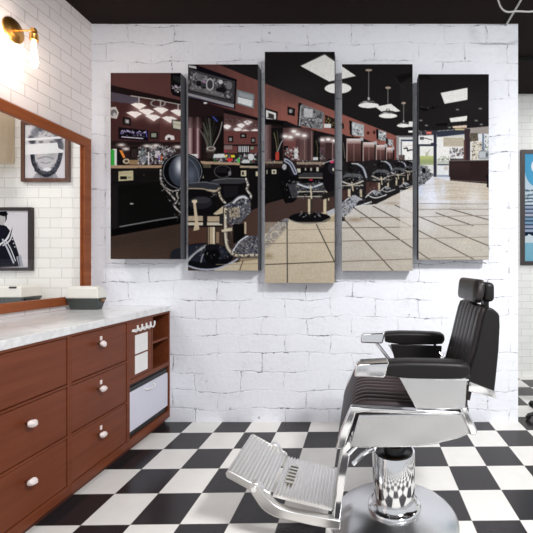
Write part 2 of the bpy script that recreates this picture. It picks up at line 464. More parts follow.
def print_mesh(name, img, win, X0, X1, Z0, Z1, y, mat, parent):
    """flat printed face: window (xa,ya,xb,yb) of img laid over X0..X1, Z1..Z0 at depth y"""
    xa, ya, xb, yb = win; L = img.linear()
    nx = max(2, int((xb - xa) * img.s)); ny = max(2, int((yb - ya) * img.s))
    jj = np.clip(((xa + (np.arange(nx) + .5) / nx * (xb - xa)) - img.x0) * img.s, 0, img.w - 1).astype(int)
    ii = np.clip(((ya + (np.arange(ny) + .5) / ny * (yb - ya)) - img.y0) * img.s, 0, img.h - 1).astype(int)
    C = L[ii][:, jj]
    gx = np.linspace(X0, X1, nx); gz = np.linspace(Z1, Z0, ny)
    off = wloc(parent)
    co = np.zeros((ny, nx, 3), np.float32); co[..., 0] = gx[None, :] - off.x; co[..., 1] = y - off.y; co[..., 2] = gz[:, None] - off.z
    me = bpy.data.meshes.new(name); nv = nx * ny; me.vertices.add(nv); me.vertices.foreach_set('co', co.ravel())
    I = np.arange(nv).reshape(ny, nx)
    q = np.stack([I[:-1, :-1], I[1:, :-1], I[1:, 1:], I[:-1, 1:]], -1).reshape(-1, 4); nf = len(q)
    me.loops.add(nf * 4); me.loops.foreach_set('vertex_index', q.ravel().astype(np.int32))
    me.polygons.add(nf); me.polygons.foreach_set('loop_start', np.arange(0, nf * 4, 4, dtype=np.int32))
    me.update(calc_edges=True)
    at = me.color_attributes.new('ink', 'FLOAT_COLOR', 'POINT')
    rgba = np.ones((nv, 4), np.float32); rgba[:, :3] = C.reshape(-1, 3); at.data.foreach_set('color', rgba.ravel())
    me.materials.append(mat); o = bpy.data.objects.new(name, me); COL.objects.link(o); o.parent = parent
    return o
#@@PART2
# ------------------------------------------------------------------ the barber shop print (one picture across five canvases)
def shop_picture():
    g = Img(108, 50, 492, 285, 3.0, (31, 29, 29))
    BLK = (20, 18, 19); RED1 = (90, 59, 57); RED2 = (146, 92, 83); WHT = (238, 236, 232); TAN = (190, 172, 145)
    CHR = [(150, 150, 156), (104, 106, 112), (60, 60, 66), (20, 20, 22), (34, 34, 38), (150, 138, 120), (205, 205, 210), (16, 16, 18)]
    JARS = [(225, 225, 230), (200, 200, 205), (120, 125, 130), (60, 60, 62), (235, 235, 235), (90, 130, 130), (25, 25, 28), (130, 100, 130)]
    # ceiling sheen
    g.glow(300, 90, 40, 20, (44, 43, 43), 0.7); g.glow(400, 90, 50, 20, (40, 39, 39), 0.6); g.glow(455, 110, 50, 22, (48, 46, 46), .5)
    # upper wall
    wall = [(108, 40), (180, 48), (217, 64.1), (258, 80.5), (265, 84), (334, 111.5), (342, 113.5), (398, 137), (398, 170), (108, 170)]
    g.poly(wall, RED1)
    for k in range(24):
        xa = 200 + k * 9; t = min(1, k / 9)
        c = [RED1[i] * (1 - t) + RED2[i] * t for i in range(3)]
        yt = 64.1 + (xa - 217) * .399
        g.poly([(xa, yt), (xa + 9.3, yt + 3.7), (xa + 9.3, 170), (xa, 170)], c)
    g.poly([(258, 78), (342, 112), (400, 137), (400, 128), (258, 70)], (31, 29, 29))
    g.poly([(217, 64.1), (398, 136.6), (400, 120), (400, 60), (217, 60)], (32, 30, 30))
    g.glow(300, 90, 36, 14, (42, 41, 41), 0.5)
    # --- station one behind panel 1: fascia and mirror
    g.poly([(108, 90), (182, 104), (182, 168), (108, 168)], (68, 43, 43))
    g.poly([(108, 91), (140, 97), (140, 105), (108, 101)], (80, 74, 86))
    g.poly([(108, 84.6), (182, 101), (182, 106), (108, 91.5)], (30, 22, 23))
    g.poly([(160, 108), (182, 112), (182, 140), (160, 140)], (82, 52, 50))
    for x, y in ((138.7, 104.5), (146.5, 110.5), (160.8, 108.8), (178, 111), (134.4, 112.8), (153, 116), (169.3, 117.8)):
        g.glow(x, y + 2.5, 6, 4.5, (235, 200, 195), .55)
    g.line([(131, 96), (150, 99), (181, 105)], .9, (190, 185, 180))
    g.ring(158, 103.5, 7, 3.4, .8, (150, 148, 148)); g.line([(139, 98), (139, 103)], 1.2, (180, 178, 176)); g.line([(160.5, 102), (160.5, 107)], 1.2, (180, 178, 176)); g.line([(178, 105), (178, 110)], 1.2, (180, 178, 176))
    for x, y in ((138.7, 104.5), (146.5, 110.5), (160.8, 108.8), (178, 111), (134.4, 112.8), (153, 116), (169.3, 117.8)):
        g.poly([(x - 8, y), (x - 3, y - 1.4), (x + 3, y - 1), (x + 8, y + 1.2), (x + 3.5, y + 3.6), (x + 1, y + 5.5), (x - 3, y + 3)], (252, 246, 244))
    g.poly([(111, 107.5), (116, 107), (119, 113), (117, 119), (111, 118)], (200, 198, 196)); g.ell(114, 113, 3, 3.6, (105, 105, 108)); g.ell(114.6, 115, 1.5, 2.2, (185, 185, 188))
    g.poly([(123, 117), (131, 118.5), (131, 126), (123, 124.5)], (22, 18, 20)); g.poly([(125, 119), (129.5, 119.8), (129.5, 124.2), (125, 123.4)], (120, 118, 120)); g.ell(127.5, 121.5, 1.2, 1.5, (190, 190, 190))
    g.poly([(118.7, 127.3), (148.5, 130.5), (148.5, 141), (118.7, 139)], (18, 15, 20))
    g.speck([(121, 130), (146, 132), (146, 137), (121, 135)], [(235, 232, 245), (150, 140, 220), (225, 225, 230), (30, 25, 50)], 70, (.5, 1.4)); g.line([(122, 137), (143, 138.6)], .9, (235, 230, 250)); g.line([(146, 131), (147, 137)], .8, (120, 110, 215))
    g.rect(150, 132, 158, 139, (30, 26, 26)); g.rect(151.5, 133.5, 156.5, 137.5, (140, 148, 132))
    g.poly([(165, 137), (168, 134.5), (174, 136), (174.5, 140), (170, 142), (165, 141)], (225, 222, 220)); g.ell(169, 139, 1.6, 1.4, (50, 48, 50))
    g.poly([(171.6, 119.5), (181, 121), (181, 131), (172, 129.5)], (60, 55, 50)); g.poly([(172.6, 120.6), (181, 122), (181, 129.6), (173, 128.3)], (196, 194, 178)); g.line([(173.4, 124), (181, 125.4)], .6, (130, 128, 115))
    # tv corner top right
    g.poly([(170.8, 73), (182, 73), (182, 98), (173, 95.5), (170.8, 92)], (20, 18, 20)); g.speck([(172.5, 84), (181, 86), (181, 93), (172.5, 91)], [(240, 238, 242), (170, 150, 190), (40, 36, 40), (200, 196, 200)], 34, (.6, 1.6)); g.poly([(173, 76), (181, 77), (181, 84), (173, 80)], (38, 38, 40))
    # lower mirror zone
    g.poly([(108, 140.5), (182, 142), (182, 168), (108, 168)], (46, 32, 33))
    g.rect(160, 140, 182, 145, (92, 56, 53)); g.rect(108, 142, 182, 145.5, (26, 20, 21), .8)
    for x, y in ((121.5, 145), (147, 146), (153, 147.5), (126, 149), (156, 145.5), (177.5, 147)): g.glow(x, y, 4, 1.6, (250, 246, 242), .95)
    g.rect(130, 147, 138, 160, (22, 19, 20)); g.rect(131.5, 149, 137, 158, (50, 40, 40))
    g.rect(111, 149.5, 115.6, 165.5, (58, 176, 72)); g.rect(113, 149, 117.5, 165.5, (224, 228, 226)); g.rect(111, 150, 114.6, 165.5, (58, 170, 70))
    g.poly([(117, 148), (122, 149), (125, 165), (117, 165)], (24, 22, 24)); g.poly([(119.5, 150.5), (122.5, 150.5), (125.5, 157.5), (123.5, 158.5)], (228, 142, 66)); g.ell(126.5, 161.3, 3.6, 2.6, (206, 192, 164)); g.ell(126.5, 161.3, 1.8, 1.4, (70, 58, 50))
    g.rect(129.5, 160, 139.4, 164.8, (150, 124, 92)); g.rect(130, 157.5, 138, 160, (40, 34, 34))
    g.speck([(138, 148), (166, 146), (176, 150), (172, 157), (163, 164.5), (138, 164)], JARS, 420, (.5, 1.7)); g.rect(148, 152, 149.3, 165, (228, 228, 230)); g.rect(155, 151, 160, 158, (232, 230, 236), .7); g.rect(140, 151, 146, 163, (150, 175, 175), .45)
    g.ell(161.5, 158, .9, 3, (190, 95, 60)); g.ell(158.8, 158, .9, 2.6, (110, 80, 150))
    # counter and black cabinet
    g.poly([(108, 165.5), (162, 165.2), (164, 167.8), (108, 168.6)], (174, 146, 118))
    g.speck([(110, 165.6), (162, 165.4), (162, 167.6), (110, 168)], [(205, 180, 150), (120, 98, 80)], 70, (.3, .9), .6)
    g.poly([(108, 168.4), (182, 167.8), (182, 222), (108, 238)], (27, 24, 25))
    g.poly([(119, 185), (182, 181), (182, 214), (119, 227)], (15, 16, 15)); g.line([(112, 183), (162, 182)], .8, (12, 11, 11)); g.line([(119, 187), (119, 226)], .7, (8, 8, 8)); g.poly([(135, 171), (160, 171), (160, 180), (135, 181)], (22, 20, 20)); g.ell(144, 175, .8, 1, (60, 58, 58))
    g.poly([(118.7, 171.4), (133.2, 170.6), (133.4, 180.2), (118.7, 181.2)], (192, 184, 150)); g.rect(120.5, 176.4, 127, 179.2, (26, 22, 22)); g.rect(128, 176.6, 131.5, 178.4, (140, 134, 110)); g.line([(120, 173.5), (131, 173)], .6, (160, 152, 122))
    g.ell(131.8, 203.7, 2, .7, (185, 182, 182)); g.curve([(120, 226.6), (140, 223), (160, 219.5), (177, 217)], 1.0, (128, 128, 130))
    g.poly([(108, 230), (182, 217), (182, 223.4), (108, 237)], (9, 8, 8))
    # brown strip floor
    g.poly([(108, 237), (182, 223.3), (262, 208), (345, 190), (345, 205), (262, 234), (262, 290), (108, 290)], (62, 49, 43))
    g.vgrad(108, 243, 182, 262, (62, 49, 43), (80, 62, 52), .7)
    for k in range(26):
        y = 226 + k * 2.2; g.line([(108, y + 12), (182, y)], .5, random.choice([(52, 40, 35), (78, 62, 54)]), .4)
    # --- panel 2 wall, tv, beam
    g.poly([(184, 96), (262, 119), (262, 170), (184, 170)], (38, 27, 28))
    g.poly([(187, 64), (192, 63.4), (236.6, 79.6), (234.8, 109), (186, 97.4)], (18, 16, 22))
    g.poly([(187, 68), (234.8, 81.4), (233.6, 105.4), (187, 94)], (62, 61, 65))
    g.speck([(187, 71), (232, 84), (231, 98), (187, 88)], [(175, 173, 176), (28, 27, 30), (112, 110, 114), (22, 21, 22), (140, 138, 142)], 170, (.8, 2.6), .85)
    g.poly([(196, 73), (208, 76), (206, 84), (197, 80)], (150, 150, 154), .5); g.ell(210, 84.5, 3.4, 5.4, (60, 60, 62)); g.ring(210, 84.5, 3.4, 5.4, 1.2, (180, 180, 182)); g.ell(220.5, 82, 2.2, 2.2, (205, 205, 208)); g.ell(199, 83.5, 2.5, 3, (28, 27, 29)); g.ell(221, 90, 5, 2.6, (24, 23, 25)); g.ell(229, 85.5, 3, 4, (118, 118, 120)); g.ell(204.5, 82, 1.6, 1, (170, 120, 175))
    g.poly([(187, 88), (232, 99.5), (232, 101), (187, 91)], (40, 40, 42)); g.poly([(188, 93), (234, 104.5), (233.5, 108), (188, 96.6)], (155, 153, 158)); g.poly([(190, 86), (222, 92.5), (226, 98.5), (190, 90)], (140, 138, 140), .55)
    g.poly([(188.5, 65.3), (196, 66.3), (197, 69), (189, 67.5)], (205, 204, 206)); g.line([(187, 95.5), (235, 108.6)], .7, (36, 30, 62)); g.ell(205.4, 103, 1.9, .9, (235, 232, 230))
    g.poly([(236.8, 89.5), (254.4, 94.4), (253.6, 108.6), (236, 103.4)], (124, 134, 140)); g.poly([(238, 97), (252.6, 100.5), (252, 107), (237.6, 102.6)], (226, 230, 230)); g.poly([(239, 92), (252.8, 95.6), (252.6, 99.6), (239, 96)], (158, 164, 166))
    g.poly([(223.8, 112), (262, 121), (262, 131), (223.8, 131)], (84, 58, 58))
    for x, y in ((226.8, 126), (237.5, 129), (245.3, 131), (255.3, 130.5), (241, 124.8), (248, 121.8)):
        g.glow(x, y + 1, 4.2, 3.2, (240, 220, 216), .7)
        g.poly([(x - 4.5, y - .2), (x, y - 1.6), (x + 4.5, y), (x + 1.5, y + 3), (x - 1.5, y + 2.6)], (252, 247, 246))
    g.speck([(225, 117), (256, 122), (256, 126), (225, 121)], [(180, 172, 172), (60, 50, 50)], 40, (.4, 1.2), .7)
    g.poly([(223.8, 109.8), (262, 119), (262, 121.4), (223.8, 113)], (24, 19, 20))
    for xa, xb, c1, c2 in ((187, 190, (88, 60, 62), (190, 165, 168)), (190, 193.5, (196, 172, 174), (70, 42, 44)), (193.5, 197, (56, 32, 34), (110, 78, 80)), (197, 199.5, (200, 178, 182), (120, 88, 92)), (199.5, 202, (66, 42, 44), (40, 26, 28))):
        g.vgrad(xa, 117, xb, 158, c1, c2, 1, True)
    g.vgrad(186, 117, 202, 128, (38, 27, 28), (90, 66, 68), .6)
    g.rect(202, 116.5, 223.8, 161, (22, 18, 18)); g.vgrad(203, 118, 209, 160, (34, 26, 26), (46, 32, 32), .6)
    for k in range(20):
        a = random.uniform(-1.0, .8); L = random.uniform(16, 34); x0 = 210 + random.uniform(-2, 2)
        g.curve([(x0, 150), (x0 + a * 4, 150 - L * .5), (x0 + a * 12, 150 - L)], random.uniform(.5, 1.0), random.choice([(66, 72, 62), (48, 54, 44), (112, 108, 102), (38, 48, 36)]), .8)
    g.curve([(213, 146), (219, 134), (222, 122)], .8, (175, 165, 165)); g.line([(213, 117), (217, 121)], 1.6, (60, 70, 150))
    g.ell(210.5, 150.5, 4.4, 4, (92, 80, 74)); g.ring(211, 148.5, 4, 1.8, .8, (170, 165, 160)); g.rect(207, 152, 214, 158, (48, 40, 38))
    g.rect(223.8, 131, 262, 153.5, (106, 65, 62)); g.rect(223.8, 144.4, 262, 146, (32, 26, 28))
    for x, y, w, h in ((230.4, 139.3, 2.5, 3.2), (243.2, 135.7, 3, 2.2), (253.2, 140.3, 2.2, 3)):
        g.rect(x - w, y - h, x + w, y + h, (24, 20, 22)); g.rect(x - w * .5, y - h * .5, x + w * .5, y + h * .5, (142, 140, 138))
    g.rect(224, 145, 232, 149.5, (160, 150, 150), .6); g.rect(237.5, 145, 249.8, 153.5, (34, 30, 34))
    for k in range(6): g.rect(238.6 + k * 1.8, 146, 239.6 + k * 1.8, 152, (222, 222, 226))
    g.ell(252, 148, 1.6, 1.4, (120, 150, 130)); g.ell(225.6, 151, 1, 1, (200, 40, 90))
    g.rect(214, 153, 262, 165, (42, 36, 36)); g.speck([(214, 154), (258, 154), (258, 165), (236, 165), (214, 161)], JARS + [(200, 60, 60), (70, 160, 80)], 240, (.5, 1.6)); g.poly([(214, 154), (224, 153.5), (225.6, 157.4), (213, 157.8)], (218, 220, 222)); g.line([(213, 158.4), (226, 158)], .9, (90, 92, 95))
    g.rect(227, 158, 232.5, 161, (212, 50, 58)); g.rect(230.6, 155, 234.6, 157.4, (222, 206, 60)); g.rect(237, 158, 240, 163.5, (84, 176, 84)); g.ell(226, 156, 1.2, 1, (225, 210, 80)); g.ell(251, 157, 3, 3.4, (214, 214, 218)); g.ell(246, 161.5, 4, 2.2, (205, 208, 210))
    g.rect(187.5, 154, 198, 163.5, (206, 202, 206)); g.rect(189, 158, 196, 160, (150, 140, 165)); g.rect(188, 154, 198, 155.4, (235, 235, 235))
    # cabinets panel 2
    g.rect(184, 163, 262, 214, (19, 17, 18)); g.poly([(197, 160.8), (240, 162.6), (240, 165), (197, 163.6)], (176, 150, 124)); g.poly([(240, 165.4), (262, 166), (262, 168.4), (240, 168)], (168, 152, 132)); g.rect(195, 164, 211, 168, (110, 104, 84), .7)
    g.rect(200.6, 171, 203.6, 178.4, (206, 198, 160)); g.rect(241, 170.6, 246.4, 176.4, (200, 192, 165)); g.rect(242, 172, 244, 175, (40, 36, 36)); g.rect(255.6, 171.6, 258, 176.5, (200, 192, 165)); g.line([(248.5, 168), (248.5, 205)], .8, (34, 30, 30))
    g.poly([(186, 229), (209, 227), (209, 250), (186, 256)], (76, 54, 46)); g.poly([(243, 214), (262, 206), (262, 238), (243, 244)], (76, 56, 50))
    # floor tiles beige
    g.poly([(214, 264), (240, 262), (262, 236), (289, 218), (345, 204), (345, 290), (214, 290)], (202, 190, 167)); g.rect(240, 255, 262, 275, (200, 184, 155))
    # chair one (large, across panels 1 and 2)
    g.ell(204, 256, 29, 13, (16, 17, 22)); g.ell(204, 253, 24, 9, (34, 37, 48)); g.curve([(186, 265), (200, 269), (217, 268.4), (234, 261), (240, 256)], 1.6, (176, 180, 196)); g.curve([(187, 262), (195, 253), (206, 246)], 2.2, (176, 178, 184)); g.curve([(188, 258), (200, 248), (206, 244.5)], 1, (90, 92, 96))
    g.curve([(201, 262), (203, 255), (208, 252)], 1.2, (150, 150, 158)); g.ell(212, 255, 8, 9, (12, 12, 14)); g.speck([(196, 246), (226, 246), (232, 258), (196, 260)], CHR, 60, (.4, 1.4), .7)
    g.ell(179, 256, 9, 8, (32, 35, 42)) ; g.poly([(168, 262), (174, 252), (181, 249), (181, 262)], (34, 36, 42), .6)
    g.rect(207, 224, 216, 246, (40, 34, 30)); g.rect(208, 224, 215, 246, (182, 166, 140)); g.rect(208.6, 224, 209.8, 246, (80, 66, 55)); g.rect(213, 224, 214.4, 246, (225, 214, 194)); g.rect(216, 232, 219, 243, (140, 118, 96)); g.ell(212, 247, 7, 3, (22, 22, 26))
    g.rect(186, 214.6, 222, 227, (24, 22, 22)); g.rect(187, 216, 204, 221, (176, 160, 136)); g.rect(187, 222, 222, 225.5, (206, 196, 178)); g.rect(207.5, 216.4, 220, 222, (182, 164, 138)); g.rect(187, 221.6, 222, 222.4, (30, 26, 24)); g.rect(203, 216, 207, 227, (26, 24, 26)); g.rect(219.5, 213, 223, 224, (40, 38, 40))
    g.rect(186, 188, 216, 215, (16, 15, 17)); g.ell(200, 203, 12, 6, (36, 35, 40)); g.ell(202, 200, 9, 3.5, (58, 58, 64), .7)
    g.poly([(193, 201), (197, 199.5), (196, 204), (199.5, 229.5), (193.5, 231), (195, 222), (193.6, 206)], (202, 186, 158)); g.ell(194.6, 201.5, 2.8, 1.7, (222, 206, 178))
    # arm rests
    g.poly([(186, 183), (206, 181.5), (219, 184), (221, 187.5), (214, 190), (186, 188)], (52, 54, 60)); g.line([(187, 183.4), (205, 182.2), (218, 184.4)], .8, (110, 114, 124)); g.curve([(187, 188.4), (203, 189), (214, 192), (219, 188)], 1.1, (176, 160, 136)); g.speck([(206, 188), (221, 186), (222, 196), (212, 197)], CHR, 60, (.4, 1.3))
    g.poly([(210, 181), (222, 177.6), (247.6, 178.4), (248, 182), (240, 184), (214, 184.6)], (56, 56, 60)); g.line([(214, 180.4), (228, 178.6), (246, 179)], .7, (118, 118, 124))
    g.poly([(220, 184), (242, 184), (240, 198), (222, 201)], (14, 13, 15)); g.poly([(223, 186), (239, 186), (237, 196), (224, 198)], (26, 25, 29))
    g.ell(222.5, 171.5, 8.5, 6.8, (12, 11, 12)); g.ring(222.5, 171.5, 8, 6.2, .7, (84, 82, 84)); g.rect(216.5, 167.5, 227, 173, (28, 26, 29)); g.ell(229.5, 173.5, 1.4, 2.4, (120, 120, 122))
    g.chrome([(246, 179), (248, 185), (247, 190), (251, 196), (248, 203), (245, 208)], 2.4, (214, 212, 208))
    g.chrome([(218, 187), (220, 196), (224, 202), (229, 206)], 2.6, (210, 200, 180)); g.chrome([(207, 190), (216, 191), (220, 188)], 2.2)
    g.chrome([(246, 203), (240, 207), (231, 206)], 2, (214, 214, 216)); g.chrome([(250, 204), (247, 214), (238, 224)], 2, (200, 200, 204)); g.chrome([(246, 199), (249, 206), (250, 212)], 1.6, (220, 220, 222))
    for c, w_ in (((20, 20, 24), 6), ((120, 122, 130), 3.6), ((228, 228, 232), 1.5)): g.curve([(225, 207), (233, 203), (238, 198.5), (244, 197), (248, 200)], w_, c)
    g.poly([(226, 206), (250, 198), (251, 212), (238, 226), (228, 224)], (88, 88, 96)); g.poly([(228, 208), (240, 207), (240, 217), (230, 220)], (186, 170, 144), .8); g.curve([(228, 206), (238, 205), (249, 201)], 1.4, (42, 48, 66)); g.speck([(228, 203), (251, 198), (251, 212), (240, 224), (229, 226)], CHR, 190, (.4, 1.6))
    g.rect(233, 224, 246, 243, (16, 15, 15)); g.rect(244.5, 222, 246.4, 234, (186, 170, 145))
    g.poly([(213, 214), (223, 206), (224, 213), (216, 215)], (196, 182, 154))
    g.chrome([(225.5, 209), (225.5, 222), (226, 240), (229, 250), (236, 255.4), (247, 255.6), (259, 255.2)], 3.8)
    g.poly([(221, 230), (232, 227), (232, 231), (222, 232)], (208, 196, 172))
    g.poly([(232, 250), (236, 243), (246, 235.5), (258.5, 236), (262, 240), (262, 254), (238, 253.6)], (92, 92, 102)); g.speck([(232, 250), (236, 243), (246, 235.5), (258.5, 236), (259, 254), (238, 253.6)], CHR, 200, (.4, 1.5)); g.curve([(232, 252), (240, 241), (248, 236)], 1, (220, 222, 228)); g.speck([(228, 200), (232, 200), (232, 252), (228, 252)], CHR, 30, (.3, 1))
    g.poly([(240, 258), (262, 257), (262, 259), (238, 262)], (120, 104, 84), .6); g.line([(243, 261), (239, 272)], .8, (60, 50, 44)); g.line([(216, 264.5), (262, 263.5)], .6, (150, 134, 112))
    # chair one back
    g.ell(182.5, 171.5, 21.5, 18.5, (12, 12, 14)); g.ell(184.5, 171.5, 16, 16.2, (52, 58, 70)); g.glow(179.5, 166, 4.5, 9, (214, 218, 228), 1.0); g.glow(191, 175, 5, 8, (96, 103, 118), .9); g.ring(182.5, 171.5, 19.3, 17.2, .8, (110, 112, 118)); g.curve([(186, 157), (193, 162), (198, 172), (199.4, 183)], 1.0, (96, 100, 108))
    g.poly([(186, 188), (205, 184), (205, 190), (186, 190)], (24, 23, 26)); g.poly([(187, 183), (206, 181.5), (219, 184), (221, 187.5), (214, 190), (187, 188)], (50, 52, 58)); g.line([(187, 183.4), (205, 182.2), (218, 184.4)], .8, (110, 114, 124)); g.curve([(187, 188.6), (203, 189), (214, 192), (219, 188)], 1.1, (176, 160, 136))
    g.chrome([(160.8, 170), (161, 181), (165, 188), (171, 195), (175.6, 201), (175, 207), (181, 213)], 2.0, (190, 188, 186)); g.chrome([(181, 188), (177, 193), (178, 199), (175, 204)], 1.6, (200, 198, 196)); g.chrome([(166, 188), (172, 191), (179, 190)], 1.4, (190, 190, 190))
    g.speck([(159, 168), (163, 168), (166, 186), (178, 196), (181, 190), (181, 214), (173, 206), (161, 190)], CHR, 110, (.4, 1.3)); g.speck([(174, 214), (181, 214), (181, 222), (175, 221)], CHR, 14, (.3, 1.1))
    # --- panel 3
    g.poly([(262, 118), (346, 140), (346, 200), (262, 200)], (44, 32, 32))
    g.rect(262, 168, 346, 206, (18, 17, 17))
    g.poly([(300.7, 66), (324.6, 54.5), (356, 76.2), (330, 82)], (240, 238, 233)); g.line([(300, 66), (324.6, 53.6), (336, 61)], .7, (70, 68, 66))
    g.poly([(264.5, 108), (277.6, 112), (277.4, 121), (264.5, 120)], (22, 20, 22)); g.poly([(266, 110), (276, 113.4), (275.8, 120), (266, 119)], (226, 224, 220)); g.poly([(268.4, 113), (274, 115), (274, 119), (268.4, 118)], (60, 56, 58)); g.line([(267, 117.6), (275.6, 119.8)], .8, (90, 86, 86))
    g.poly([(287.7, 106.6), (295.2, 109), (295, 116.4), (287.7, 114.8)], (24, 22, 24)); g.ell(291, 111.3, 1.9, 2, (132, 132, 130)); g.rect(290, 109.8, 291, 113, (190, 190, 188))
    g.poly([(298.6, 102.6), (303, 104), (301, 128), (297.6, 126)], (20, 19, 20)); g.poly([(301.6, 104), (324, 112.4), (323, 130), (299.6, 126)], (120, 120, 122)); g.speck([(302, 106), (323, 114), (322, 129), (300.5, 125)], [(205, 205, 208), (60, 60, 62), (30, 29, 31), (160, 160, 163), (90, 90, 92)], 150, (.6, 1.9)); g.poly([(304, 108), (313, 110), (312, 118), (304, 117)], (205, 206, 210), .85); g.line([(301, 106), (299.4, 126)], .7, (215, 215, 218))
    g.poly([(325, 115), (334.6, 119), (334.6, 129), (325, 127)], (38, 30, 26)); g.speck([(325.6, 117), (334, 121), (334, 126), (325.6, 123)], [(190, 176, 110), (60, 50, 36)], 26, (.4, 1)); g.rect(324, 124, 331, 128, (220, 218, 216))
    g.poly([(262, 119), (286, 121), (300, 127), (346, 138), (346, 146), (300, 132), (284, 128), (262, 125)], (26, 22, 24))
    g.poly([(262, 119), (284, 122), (284, 126), (262, 122)], (14, 12, 13))
    g.vgrad(265, 125, 271.5, 161, (140, 116, 116), (66, 46, 46), 1, True); g.rect(271.5, 128, 283, 161, (22, 19, 20)); g.curve([(277, 152), (276, 142), (274, 133)], .8, (120, 110, 80)); g.curve([(277.5, 152), (281, 143), (284, 140)], .8, (180, 175, 178)); g.curve([(277, 152), (278, 142), (277, 131)], .6, (80, 84, 64)); g.poly([(275.6, 152), (279, 152), (279, 160.4), (275.2, 160.4)], (176, 66, 54))
    g.rect(283.5, 128, 311.5, 161.5, (84, 58, 58)); g.rect(284, 140, 296, 150, (110, 70, 68)); g.rect(300, 138, 308, 162, (96, 72, 70)); g.rect(307, 134, 311.5, 161, (70, 52, 52))
    for x, y in ((290.6, 137.3), (297.9, 134.4), (304.4, 135.8), (285.4, 136.5), (294, 131.5)):
        g.glow(x, y, 4, 3, (240, 228, 222), .8); g.ell(x, y, 2.3, 1.2, (255, 252, 250))
    g.rect(284, 146, 288.5, 161, (20, 18, 20)); g.speck([(285, 148), (299, 147), (299, 160), (285, 160)], [(225, 224, 226), (30, 28, 30), (150, 90, 84), (160, 160, 160), (210, 205, 205)], 130, (.5, 1.5)); g.rect(294.4, 149, 298, 159, (225, 228, 228), .8); g.line([(304.6, 137), (304.6, 160)], .6, (150, 125, 120))
    g.vgrad(311, 131, 313.5, 161, (150, 120, 118), (60, 44, 44), 1, True); g.rect(313.3, 136, 320, 161, (20, 18, 19)); g.curve([(317, 158), (317.6, 148), (316, 141)], .8, (90, 86, 60)); g.rect(313, 157.4, 318, 160.4, (205, 205, 208))
    g.rect(320, 137, 346, 161.5, (80, 58, 58))
    for x, y in ((322.4, 140), (328.2, 139.5), (333.6, 141)): g.glow(x, y, 3.4, 2.6, (240, 228, 222), .8); g.ell(x, y, 2, 1.1, (255, 252, 250))
    g.rect(325.4, 143, 332, 160, (62, 44, 44)); g.speck([(320, 147), (325, 147), (325, 160), (320, 160)], JARS, 34, (.4, 1.2)); g.line([(332.4, 141), (332.4, 160)], .7, (160, 136, 132))
    g.rect(262, 161, 346, 165.6, (44, 36, 34)); g.rect(265, 161.4, 283, 163.6, (140, 122, 104)); g.rect(297, 162, 325, 164.6, (150, 134, 118)); g.speck([(265, 160), (345, 160), (345, 166), (265, 166)], JARS, 90, (.4, 1.1), .7)
    g.rect(271.8, 169.6, 276.2, 174, (205, 200, 180)); g.rect(273, 171, 275, 173, (60, 55, 50)); g.rect(266.5, 170, 267.8, 174, (150, 146, 136)); g.rect(297, 168.6, 300.6, 172.8, (198, 194, 178)); g.rect(305, 168, 306.2, 170.6, (180, 176, 166)); g.rect(310.4, 168, 312, 171, (180, 176, 166)); g.rect(316.4, 167.4, 318.8, 171.4, (198, 194, 178))
    g.poly([(262, 205), (290, 197), (346, 186), (346, 208), (289, 219), (276, 225), (262, 236)], (70, 54, 50))
    g.line([(262, 203), (288, 196)], 1, (12, 11, 11))
    # chair two
    g.ell(288, 180, 9, 15, (15, 14, 16)); g.poly([(283, 160), (290, 158), (298, 172), (297, 176), (291, 176)], (26, 24, 28)); g.curve([(286, 160.5), (291, 164), (295.5, 173)], 3.8, (168, 172, 190)); g.curve([(286, 160.5), (291, 164), (295.5, 173)], 1.2, (60, 60, 72)); g.ell(284.6, 167, 2.2, 3, (170, 172, 178)); g.poly([(280, 176), (300, 178), (300, 196), (286, 204), (282, 196)], (15, 14, 15))
    g.ell(290, 190, 9, 13, (14, 13, 14)); g.speck([(280, 176), (297, 180), (300, 196), (288, 200)], CHR, 50, (.3, 1.2), .8)
    g.poly([(298, 175), (304, 172.6), (322, 172.6), (325.6, 175), (324, 178.6), (300, 178)], (54, 54, 58)); g.line([(299, 177.8), (324, 178)], .8, (190, 178, 160)); g.poly([(301, 179), (324, 179), (322, 184.6), (303, 184.6)], (14, 12, 14)); g.ell(310.9, 179.8, 2, 1.2, (150, 40, 60))
    g.poly([(288, 184), (328, 182), (329, 190), (326, 198), (292, 198)], (60, 60, 64)); g.curve([(298, 184), (310, 187.6), (322, 184)], 1.8, (190, 194, 204)); g.rect(299, 192, 326, 196, (30, 29, 30)); g.line([(298, 191.8), (327, 191.4)], 1, (200, 192, 178)); g.line([(298, 196.6), (326, 196.4)], 1, (190, 180, 165)); g.speck([(289, 182), (328, 180), (329, 198), (292, 199)], CHR, 170, (.4, 1.4), .8); g.line([(310.6, 186), (311.6, 200)], 1.4, (208, 196, 170)); g.line([(326.4, 186), (328.4, 200)], 1.6, (208, 196, 170))
    g.ell(310, 218, 20.7, 5.8, (16, 16, 18)); g.curve([(291, 220), (302, 223.4), (318, 223), (330, 219)], .9, (110, 112, 118)); g.rect(308, 199, 310.2, 214, (205, 190, 162)); g.rect(310.2, 199, 313, 214, (60, 52, 46)); g.rect(305.6, 200, 308, 206, (70, 58, 48)); g.rect(323.4, 198, 326.4, 214, (200, 186, 158)); g.rect(326.4, 198, 328, 214, (70, 60, 52)); g.speck([(300, 212), (320, 212), (324, 217), (298, 217)], CHR, 40, (.4, 1.5), .8)
    g.poly([(326, 212), (334.8, 208), (334.8, 213), (329, 216)], (180, 182, 188)); g.poly([(322, 221), (335, 215), (335, 222)], (160, 142, 114), .5)
